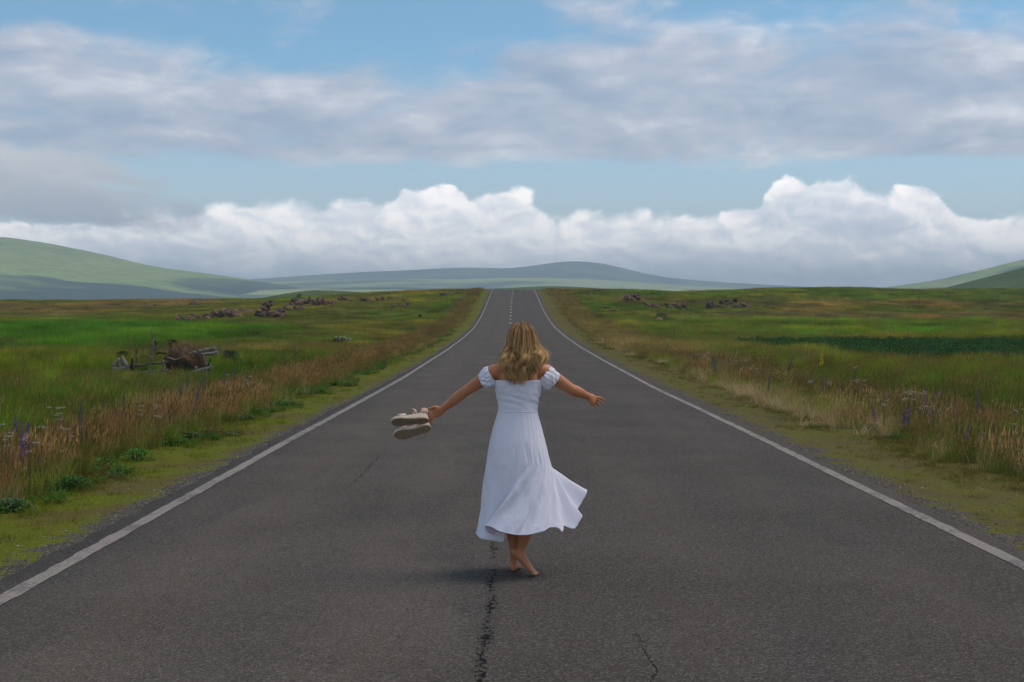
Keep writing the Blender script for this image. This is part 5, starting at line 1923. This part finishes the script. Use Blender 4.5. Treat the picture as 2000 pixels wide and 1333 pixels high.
HEM = [(-180, -.237, .0, .270), (-150, -.165, -.12, .255), (-112, -.060, -.118, .236), (-92, -.115, -.125, .280), (-76, -.168, -.205, .352), (-66, -.085, -.240, .326),
       (-56, .0, -.248, .308), (-46, .067, -.252, .299), (-36, .15, -.236, .312), (-25, .235, -.19, .333), (-17, .285, -.145, .333), (-10, .318, -.115, .303), (-3, .345, -.07, .332),
       (5, .395, -.035, .312), (14, .462, .0, .385), (24, .428, .05, .432), (36, .488, .10, .540), (55, .40, .20, .50), (75, .25, .28, .42), (100, .05, .30, .34), (130, -.12, .24, .30), (158, -.21, .12, .28)]


def build_skirt():
    H = np.array(HEM)
    N = 22 * 16
    hem = cr_closed(H[:, 1:4], N)
    ang = H[:, 0]
    ua = np.interp(np.arange(N) / 16.0, np.arange(23), np.append(ang, 180.0))
    th = np.radians(ua)
    M = 74
    # rings from the waist to the hips follow the body, below them the cloth runs straight to the swirling hem
    zs = [1.072, 1.03, .96, .88, .80, .735]
    xl = [-.092, -.102, -.124, -.142, -.156, -.165]
    xr = [.165, .174, .195, .214, .232, .248]
    yb = [.094, .098, .112, .130, .142, .150]
    V = np.zeros((M, N, 3))
    nh = 26
    c, s = np.cos(th), np.sin(th)

    def ring(z):
        XL = np.interp(-z, [-q for q in zs], xl); XR = np.interp(-z, [-q for q in zs], xr); YB = np.interp(-z, [-q for q in zs], yb)
        cx = (XL + XR) / 2; hw = (XR - XL) / 2
        return np.stack([cx + hw * c, YB * s, np.full(N, z)], 1)
    for r in range(nh):
        V[r] = ring(1.072 + (.735 - 1.072) * r / (nh - 1))
    hip = ring(.735)
    up = ring(.80)
    for r in range(nh, M):
        t = (r - nh + 1) / (M - nh)
        # ease: leave the hip along its own slope, end on the hem
        slope = (hip - up) / .065 * .30
        e = t * t * (1.0 - .18 * (1 - t))
        lin = hip + (hem - hip) * t
        V[r] = lin * (1 - .30 * (1 - t)) + .30 * (1 - t) * (hip + slope * t * 1.2)
        V[r][:, 2] = lin[:, 2]
    # gathers and soft folds that deepen towards the hem
    u = np.arange(N) / N * 2 * math.pi
    for r in range(M):
        t = r / (M - 1)
        z = V[r][:, 2]
        rad = V[r][:, :2] - np.array([.037, 0])
        ln = np.linalg.norm(rad, axis=1, keepdims=True)
        d = rad / ln
        tw = u * 1.0 + t * .55
        fold = (.0045 * np.sin(17 * tw + 1.1 * np.sin(3 * u)) + .0012 * np.sin(29 * tw + 2.0) * (1 - t)) * (.15 + sst(t, .15, .6) * .9)
        fold += .012 * sst(t, .3, .9) * np.sin(9 * tw + .7)
        fold += (fbm(u * 6, np.full(N, t * 9.0), 201, 3) - .5) * .009 * sst(t, .04, .3)
        V[r][:, :2] += d * fold[:, None]
    V -= OFF
    return cloth_obj('skirt', V, N, M, CLOTH, label='long white skirt swirling out to the right')


skirt = build_skirt()


def hem_band():
    """rolled hem along the lower edge of the skirt"""
    me = skirt.data
    N = 22 * 16
    co = np.array([v.co[:] for v in me.vertices])[-N:]
    G_ = Geo()
    pts = np.vstack([co, co[:1]])
    G_.tube(pts, .0042, (1, 1, 1), n=6, cap=False)
    me2 = bpy.data.meshes.new('hem')
    me2.from_pydata([tuple(map(float, v)) for v in G_.v], [], G_.f)
    me2.polygons.foreach_set('use_smooth', [True] * len(me2.polygons))
    me2.materials.append(CLOTH)
    o = bpy.data.objects.new('hem', me2); COL.objects.link(o); o.parent = skirt


hem_band()


def build_bodice():
    N, M = 120, 40
    V = np.zeros((M, N, 3))
    th = np.linspace(-math.pi, math.pi, N, endpoint=False)
    c, s = np.cos(th), np.sin(th)
    for r in range(M):
        t = r / (M - 1)
        top = 1.276 - .02 * np.maximum(0, s)
        z = 1.068 + (top - 1.068) * t
        hw = np.interp(t, [0, .25, .6, 1], [.127, .129, .146, .162])
        cx = np.interp(t, [0, 1], [.037, .044])
        yb = np.interp(t, [0, .3, .7, 1], [.092, .095, .108, .113])
        yf = np.interp(t, [0, .3, .7, 1], [.092, .10, .152, .140])
        y = np.where(s > 0, yf, yb) * s
        w = (fbm(np.cos(th) * 3 + 5, np.sin(th) * 3 + t * 5.0, 211, 3) - .5) * .008
        w = w + .0035 * np.sin(t * 30 + c * 5.0 + 2 * s) * (1 - np.abs(t - .45) * 1.6).clip(0, 1) * (fbm(c * 2, t * 3 + 0 * c, 215, 2))
        w = w * np.minimum(1, (1 - t) * 8)
        V[r] = np.stack([cx + (hw + w) * c, y + w * s, z], 1)
    V -= OFF
    o = cloth_obj('bodice', V, N, M, CLOTH, label='fitted white bodice with a straight back neckline')
    # waist seam
    G_ = Geo()
    ring = np.stack([.037 + .1300 * c, .0955 * s, np.full(N, 1.071)], 1) - OFF
    G_.tube(np.vstack([ring, ring[:1]]), .0028, (1, 1, 1), n=6, cap=False)
    me2 = bpy.data.meshes.new('waist_seam')
    me2.from_pydata([tuple(map(float, v)) for v in G_.v], [], G_.f)
    me2.polygons.foreach_set('use_smooth', [True] * len(me2.polygons)); me2.materials.append(CLOTH)
    q = bpy.data.objects.new('waist_seam', me2); COL.objects.link(q); q.parent = o
    return o


bodice = build_bodice()


def build_sleeve(ci, ri, co, ro, puff, seed, label):
    """short gathered sleeve: a puffed ring round the upper arm between an inner and an outer gather"""
    N, M = 90, 26
    ci = np.array(ci, float); co = np.array(co, float)
    ax = co - ci
    d, u, w = _frame(ax, np.array([0, 1.0, 0]))
    V = np.zeros((M, N, 3))
    th = np.linspace(0, 2 * math.pi, N, endpoint=False)
    for r in range(M):
        t = r / (M - 1)
        rad = ri + (ro - ri) * t + puff * math.sin(math.pi * min(1, max(0, t))) ** .7
        g = .0022 * np.sin(11 * th + seed + 3 * np.sin(2 * th) + 2.5 * t) * (1 - .3 * math.sin(math.pi * t)) + (fbm(np.cos(th) * 1.6 + seed, np.sin(th) * 1.6 + t * 1.8, 221, 3) - .5) * .030
        rr = rad + g
        # the back (towards the camera) half of the gather sits a little lower, towards the neckline corner
        cen = ci + ax * t
        V[r] = cen + u * (rr * np.cos(th) * .95)[:, None] + w * (rr * np.sin(th))[:, None]
    V -= OFF
    return cloth_obj('sleeve', V, N, M, CLOTH, label=label)


build_sleeve((-.118, .0, 1.312), .062, (-.190, .030, 1.268), .056, .011, 1.0, 'puffed white sleeve slipped off the left shoulder')
build_sleeve((.193, .0, 1.322), .066, (.268, .030, 1.258), .057, .015, 4.0, 'puffed white sleeve slipped off the right shoulder')


# ---------------------------------------------------------------- hair
def make_hair_mat():
    m, t, out = material('hair')
    c = t.n('ShaderNodeVertexColor', layer_name='Col').outputs[0]
    principled(t, out, c, .45, .25)
    return m


def build_hair():
    r_ = np.random.default_rng(77)
    hc = np.array([.068, .022, 1.530])
    rad = np.array([.083, .102, .118])
    G_V, G_F, G_C = [], [], []
    nseg = 26
    base = 0
    DARK = np.array([.085, .043, .018]); BROWN = np.array([.230, .108, .038]); BLOND = np.array([.690, .385, .135]); PALE = np.array([.950, .640, .310])
    for gi in range(280):
        phi = r_.uniform(-2.25, 2.25)                     # 0 = towards the camera, + = picture right
        if gi < 90:
            phi = r_.uniform(-1.25, 1.35)
        layer = r_.random()
        part = hc + np.array([.004 + .020 * math.sin(phi) + r_.normal(0, .006), -.03 * math.cos(phi) * r_.random() + .02, rad[2] * (.97 + .05 * layer)])
        streak = r_.random(); shade = r_.uniform(.55, 1.30)
        tipz = 1.252 + .070 * r_.random() ** 1.3 + .05 * layer * r_.random()
        fly = 0.0
        tipz += .035 * max(0, abs(phi) - .5)
        if phi > .62:
            fly = min(1.0, (phi - .62) / .8) * (.55 + .55 * r_.random())
            tipz = 1.345 + .05 * r_.random() - .05 * (phi < .9)
        if phi < -1.2:
            tipz = 1.29 + .05 * r_.random()
        if abs(phi) > 1.75:
            tipz = 1.32 + .05 * r_.random()
        grow = 1.0 + .10 * layer
        # guide curve
        s = np.linspace(0, 1, nseg)
        arc = .40
        P = np.zeros((nseg, 3))
        thmax = math.radians(98)
        wl = r_.uniform(.075, .115); ph = r_.uniform(0, 6.28); amp = r_.uniform(.010, .026)
        for k, q in enumerate(s):
            if q < arc:
                th = .12 + (thmax - .12) * (q / arc)
                p = hc + rad * grow * np.array([math.sin(th) * math.sin(phi), -math.sin(th) * math.cos(phi), math.cos(th)])
                f = min(1, q / .12)
                p = part * (1 - f) + p * f if q < .12 else p
            else:
                e = (q - arc) / (1 - arc)
                p0 = hc + rad * grow * np.array([math.sin(thmax) * math.sin(phi), -math.sin(thmax) * math.cos(phi), math.cos(thmax)])
                z = p0[2] + (tipz - p0[2]) * e
                spread = 1 + .17 * math.sin(e * math.pi * .8) * (1 + .4 * layer)
                x = hc[0] - .012 * e + (p0[0] - hc[0]) * spread
                x -= .020 * e * (phi < 0) * abs(math.sin(phi)) + .006 * e
                # locks blown out to the right
                x += fly * .062 * float(sst(e, -.15, .60))
                y = hc[1] + (p0[1] - hc[1]) * (1 + .18 * e) - .018 * e
                y = min(y, -.105 - .02 * layer) if (abs(phi) < 1.2 and e > .45) else y
                if abs(phi) < 1.2 and fly < .15:
                    x -= (x - .040) * .24 * float(sst(e, .55, 1.0))
                if e > .6 and fly > 0:
                    x -= fly * .022 * (e - .6) / .4
                p = np.array([x, y, z])
            wv = amp * sst(q, .30, .75) * math.sin((p[2]) / wl * 6.283 + ph)
            P[k] = p + np.array([wv * math.cos(phi * .6), wv * .8, 0])
        for it in range(2):
            P[1:-1] = .25 * P[:-2] + .5 * P[1:-1] + .25 * P[2:]
        ns = 19
        for si in range(ns):
            o1 = r_.normal(0, 1, 3) * np.array([.0055, .0050, .002])
            o2 = r_.normal(0, 1, 3) * np.array([.0042, .0040, .012])
            fr = r_.normal(0, .0016, (4, 3))
            w = sst(s, .0, .35)[:, None]
            e = sst(s, .55, 1)[:, None]
            Q = P + o1 * w * (1 - e * .35) + o2 * e
            Q += np.stack([np.interp(s, [0, .4, .7, 1], fr[:, i]) for i in range(3)], 1)
            wild = r_.random() < .13
            if wild:
                Q += (np.array([r_.normal(0, .026), r_.normal(0, .018), r_.normal(0, .012)]) * (s ** 1.5)[:, None])
                Q += np.stack([.006 * np.sin(s * r_.uniform(6, 14) + r_.uniform(0, 6)), 0 * s, 0 * s], 1) * s[:, None]
            cut = 1 - .10 * r_.random() ** 2
            th_ = r_.uniform(.0007, .0013) * (.7 if wild else 1)
            # colour: dark at the roots, fair towards the tips, fair streaks
            hi = 1.0 if streak > .66 else 0.0
            tcol = sst(s + r_.normal(0, .07) + hi * .22 + (layer - .5) * .15, .16, .60)[:, None]
            c = DARK * (1 - sst(s, -.2, .30))[:, None] + BROWN * sst(s, -.2, .30)[:, None]
            tip = BLOND if r_.random() < .65 else PALE
            c = c * (1 - tcol) + tip * tcol
            if hi and r_.random() < .6:
                c = c * .70 + PALE * .30
            c = c * r_.uniform(.8, 1.15) * shade
            if streak < .26:
                c = c * (.75 - .42 * sst(s, .25, .6))[:, None]
            D = np.gradient(Q, axis=0); D /= (np.linalg.norm(D, axis=1, keepdims=True) + 1e-9)
            ref = np.array([.3, 1.0, .1])
            A = np.cross(D, ref); A /= (np.linalg.norm(A, axis=1, keepdims=True) + 1e-9)
            B = np.cross(D, A)
            rr = (th_ * (1 - .75 * sst(s, .7, 1)))[:, None]
            ring = [Q + (A * math.cos(a) + B * math.sin(a)) * rr for a in (0, 2.094, 4.189)]
            G_V.append(np.stack(ring, 1).reshape(-1, 3))
            G_C.append(np.repeat(c, 3, 0))
            i = np.arange(nseg - 1)[:, None] * 3
            for a in range(3):
                b = (a + 1) % 3
                G_F.append(np.concatenate([i + a, i + b, i + b + 3, i + a + 3], 1) + base)
            base += nseg * 3
    Vv = np.vstack(G_V) - OFF
    o = mesh_obj('hair', Vv, np.vstack(G_F), make_hair_mat(), woman, smooth=True, attrs={'Col': np.vstack(G_C)})
    tag(o, 'long wavy hair, dark at the roots and blond towards the tips')
    # scalp below the strands
    L = Loft()
    L.ball(hc - OFF + np.array([0, -.004, .0]), rad * np.array([.97, .97, .985]))
    me = bpy.data.meshes.new('scalp')
    v = np.array(L.v)
    keep = [f for f in L.f if not (np.mean([v[i][1] for i in f]) > .055 and np.mean([v[i][2] for i in f]) < 1.60)]
    me.from_pydata([tuple(map(float, q)) for q in L.v], [], keep)
    me.polygons.foreach_set('use_smooth', [True] * len(me.polygons))
    me.materials.append(flat_mat('scalp_hair', (.085, .046, .022), .7))
    q = bpy.data.objects.new('scalp', me); COL.objects.link(q); q.parent = o
    return o


hair = build_hair()


# ---------------------------------------------------------------- sandals in her left hand
SOLE = flat_mat('sandal_outsole', (.250, .185, .115), .75)
CREAM = flat_mat('sandal_midsole', (.58, .47, .36), .7)
STRAP = flat_mat('sandal_strap', (.50, .33, .25), .6)
BED = flat_mat('sandal_footbed', (.48, .36, .26), .7)


def sole_outline(n=56, grow=0.0):
    Lh = .250
    pts = []
    for k in range(n):
        a = 2 * math.pi * k / n
        # parametrise by x with rounded ends
        xx = .5 - .5 * math.cos(a)
        sgn = 1 if math.sin(a) >= 0 else -1
        w = np.interp(xx, [0, .03, .10, .22, .40, .58, .72, .84, .93, .98, 1], [0, .018, .028, .032, .0285, .0345, .041, .040, .031, .017, 0])
        off = np.interp(xx, [0, .4, .75, 1], [0, .002, -.003, -.010])
        pts.append((xx * Lh, sgn * (w + grow * (w > .01)) + off))
    return np.array(pts)


def slab(name, zlo, zhi, mat, parent, grow=0.0):
    P = sole_outline(grow=grow)
    n = len(P)
    x = P[:, 0] / .25
    lo = np.array([zlo(q) for q in x]); hi = np.array([zhi(q) for q in x])
    v = np.vstack([np.column_stack([P, lo]), np.column_stack([P, hi])])
    f = [tuple(range(n))[::-1], tuple(range(n, 2 * n))] + [(i, (i + 1) % n, n + (i + 1) % n, n + i) for i in range(n)]
    o = mesh_obj(name, v, f, mat, parent)
    bv = o.modifiers.new('b', 'BEVEL'); bv.width = .002; bv.segments = 2; bv.limit_method = 'ANGLE'
    return o


def band_strip(name, pts, half, mat, parent, normal_axis=(1, 0, 0), thick=.0025):
    """flat strap following pts, width along normal_axis"""
    pts = np.array(pts, float); ax = np.array(normal_axis, float)
    n = len(pts)
    if np.ndim(half) == 0: half = [half] * n
    v = np.vstack([pts - ax * np.array(half)[:, None], pts + ax * np.array(half)[:, None]])
    f = [(i, i + 1, n + i + 1, n + i) for i in range(n - 1)]
    o = mesh_obj(name, v, f, mat, parent, smooth=True)
    md = o.modifiers.new('t', 'SOLIDIFY'); md.thickness = thick; md.offset = 0
    return o


def toe_spring(x): return .012 * max(0, (x - .6) / .4) ** 2


def make_sandal(mirror, heel, toe, upv, label):
    o = empty('sandal')
    d = np.array(toe) - np.array(heel); d /= np.linalg.norm(d)
    up = np.array(upv, float); up -= d * np.dot(up, d); up /= np.linalg.norm(up)
    side = np.cross(up, d)
    M = Matrix(((d[0], side[0], up[0], 0), (d[1], side[1], up[1], 0), (d[2], side[2], up[2], 0), (0, 0, 0, 1)))
    if mirror:
        M = M @ Matrix.Diagonal((1, -1, 1, 1))
    o.matrix_world = Matrix.Translation(Vector(tuple(np.array(heel) + np.array([0, WY, WZ])))) @ M
    slab('outsole', lambda x: toe_spring(x), lambda x: toe_spring(x) + .007, SOLE, o)
    top = lambda x: toe_spring(x) + np.interp(x, [0, .3, .6, 1], [.052, .046, .030, .024])
    slab('midsole', lambda x: toe_spring(x) + .0068, top, CREAM, o, .0025)
    slab('footbed', lambda x: top(x) - .0005, lambda x: top(x) + .003, BED, o, -.002)
    # toe band
    a = np.linspace(-.05, math.pi + .05, 15)
    band_strip('toe_band', [(.178, -.003 + .042 * math.cos(t), .026 + .036 * math.sin(t)) for t in a], [.026] * 15, CREAM, o)
    # heel cup strap
    a = np.linspace(-2.0, 2.0, 17)
    band_strip('heel_strap', [(.034 - .034 * math.cos(t) * 1.0, .033 * math.sin(t), .066 + .004 * math.cos(t)) for t in a], [.022] * 17, STRAP, o, (0, 0, 1))
    # ankle strap standing up as a loop
    a = np.linspace(-.25, math.pi + .25, 19)
    band_strip('ankle_strap', [(.085 + .022 * math.sin(t) ** 2, .036 * math.cos(t), .046 + .058 * max(0, math.sin(t))) for t in a], [.0085] * 19, STRAP, o, (1, 0, 0.0))
    band_strip('side_strap', [(.062, .0335, .046), (.040, .034, .062), (.020, .030, .072), (.008, .020, .078)], [.007] * 4, STRAP, o, (0, 0, 1))
    tag(o, label, 'sandal', 'pair of sandals held by the straps')
    return o


make_sandal(False, wp(836, 826, .115), wp(760, 829, .075), (-.05, .68, .73), 'upper of the two cream platform sandals dangling from her hand')
make_sandal(True, wp(839, 841, .170), wp(772, 859, .130), (.14, .80, .60), 'lower of the two sandals in her hand, brown sole towards us')


# ================================================================== labels: tell look-alikes apart by their order from the left
ONES = ['', 'first', 'second', 'third', 'fourth', 'fifth', 'sixth', 'seventh', 'eighth', 'ninth', 'tenth', 'eleventh', 'twelfth', 'thirteenth', 'fourteenth', 'fifteenth',
        'sixteenth', 'seventeenth', 'eighteenth', 'nineteenth']


def ordinal(k):
    if k < 20:
        return ONES[k]
    t = {2: ('twentieth', 'twenty'), 3: ('thirtieth', 'thirty'), 4: ('fortieth', 'forty')}[k // 10]
    return t[0] if k % 10 == 0 else t[1] + '-' + ONES[k % 10]


def order_labels():
    same = {}
    for o in SC.objects:
        if o.parent is None and o.get('label') and o.get('group'):
            same.setdefault(o['label'], []).append(o)
    for lb, objs in same.items():
        if len(objs) < 2:
            continue
        objs.sort(key=lambda o: o.location.x / max(o.location.y, 1))
        for k, o in enumerate(objs):
            w = 'leftmost' if k == 0 else 'rightmost' if k == len(objs) - 1 else ordinal(k + 1) + ' from left'
            o['label'] = w + ', ' + lb


order_labels()
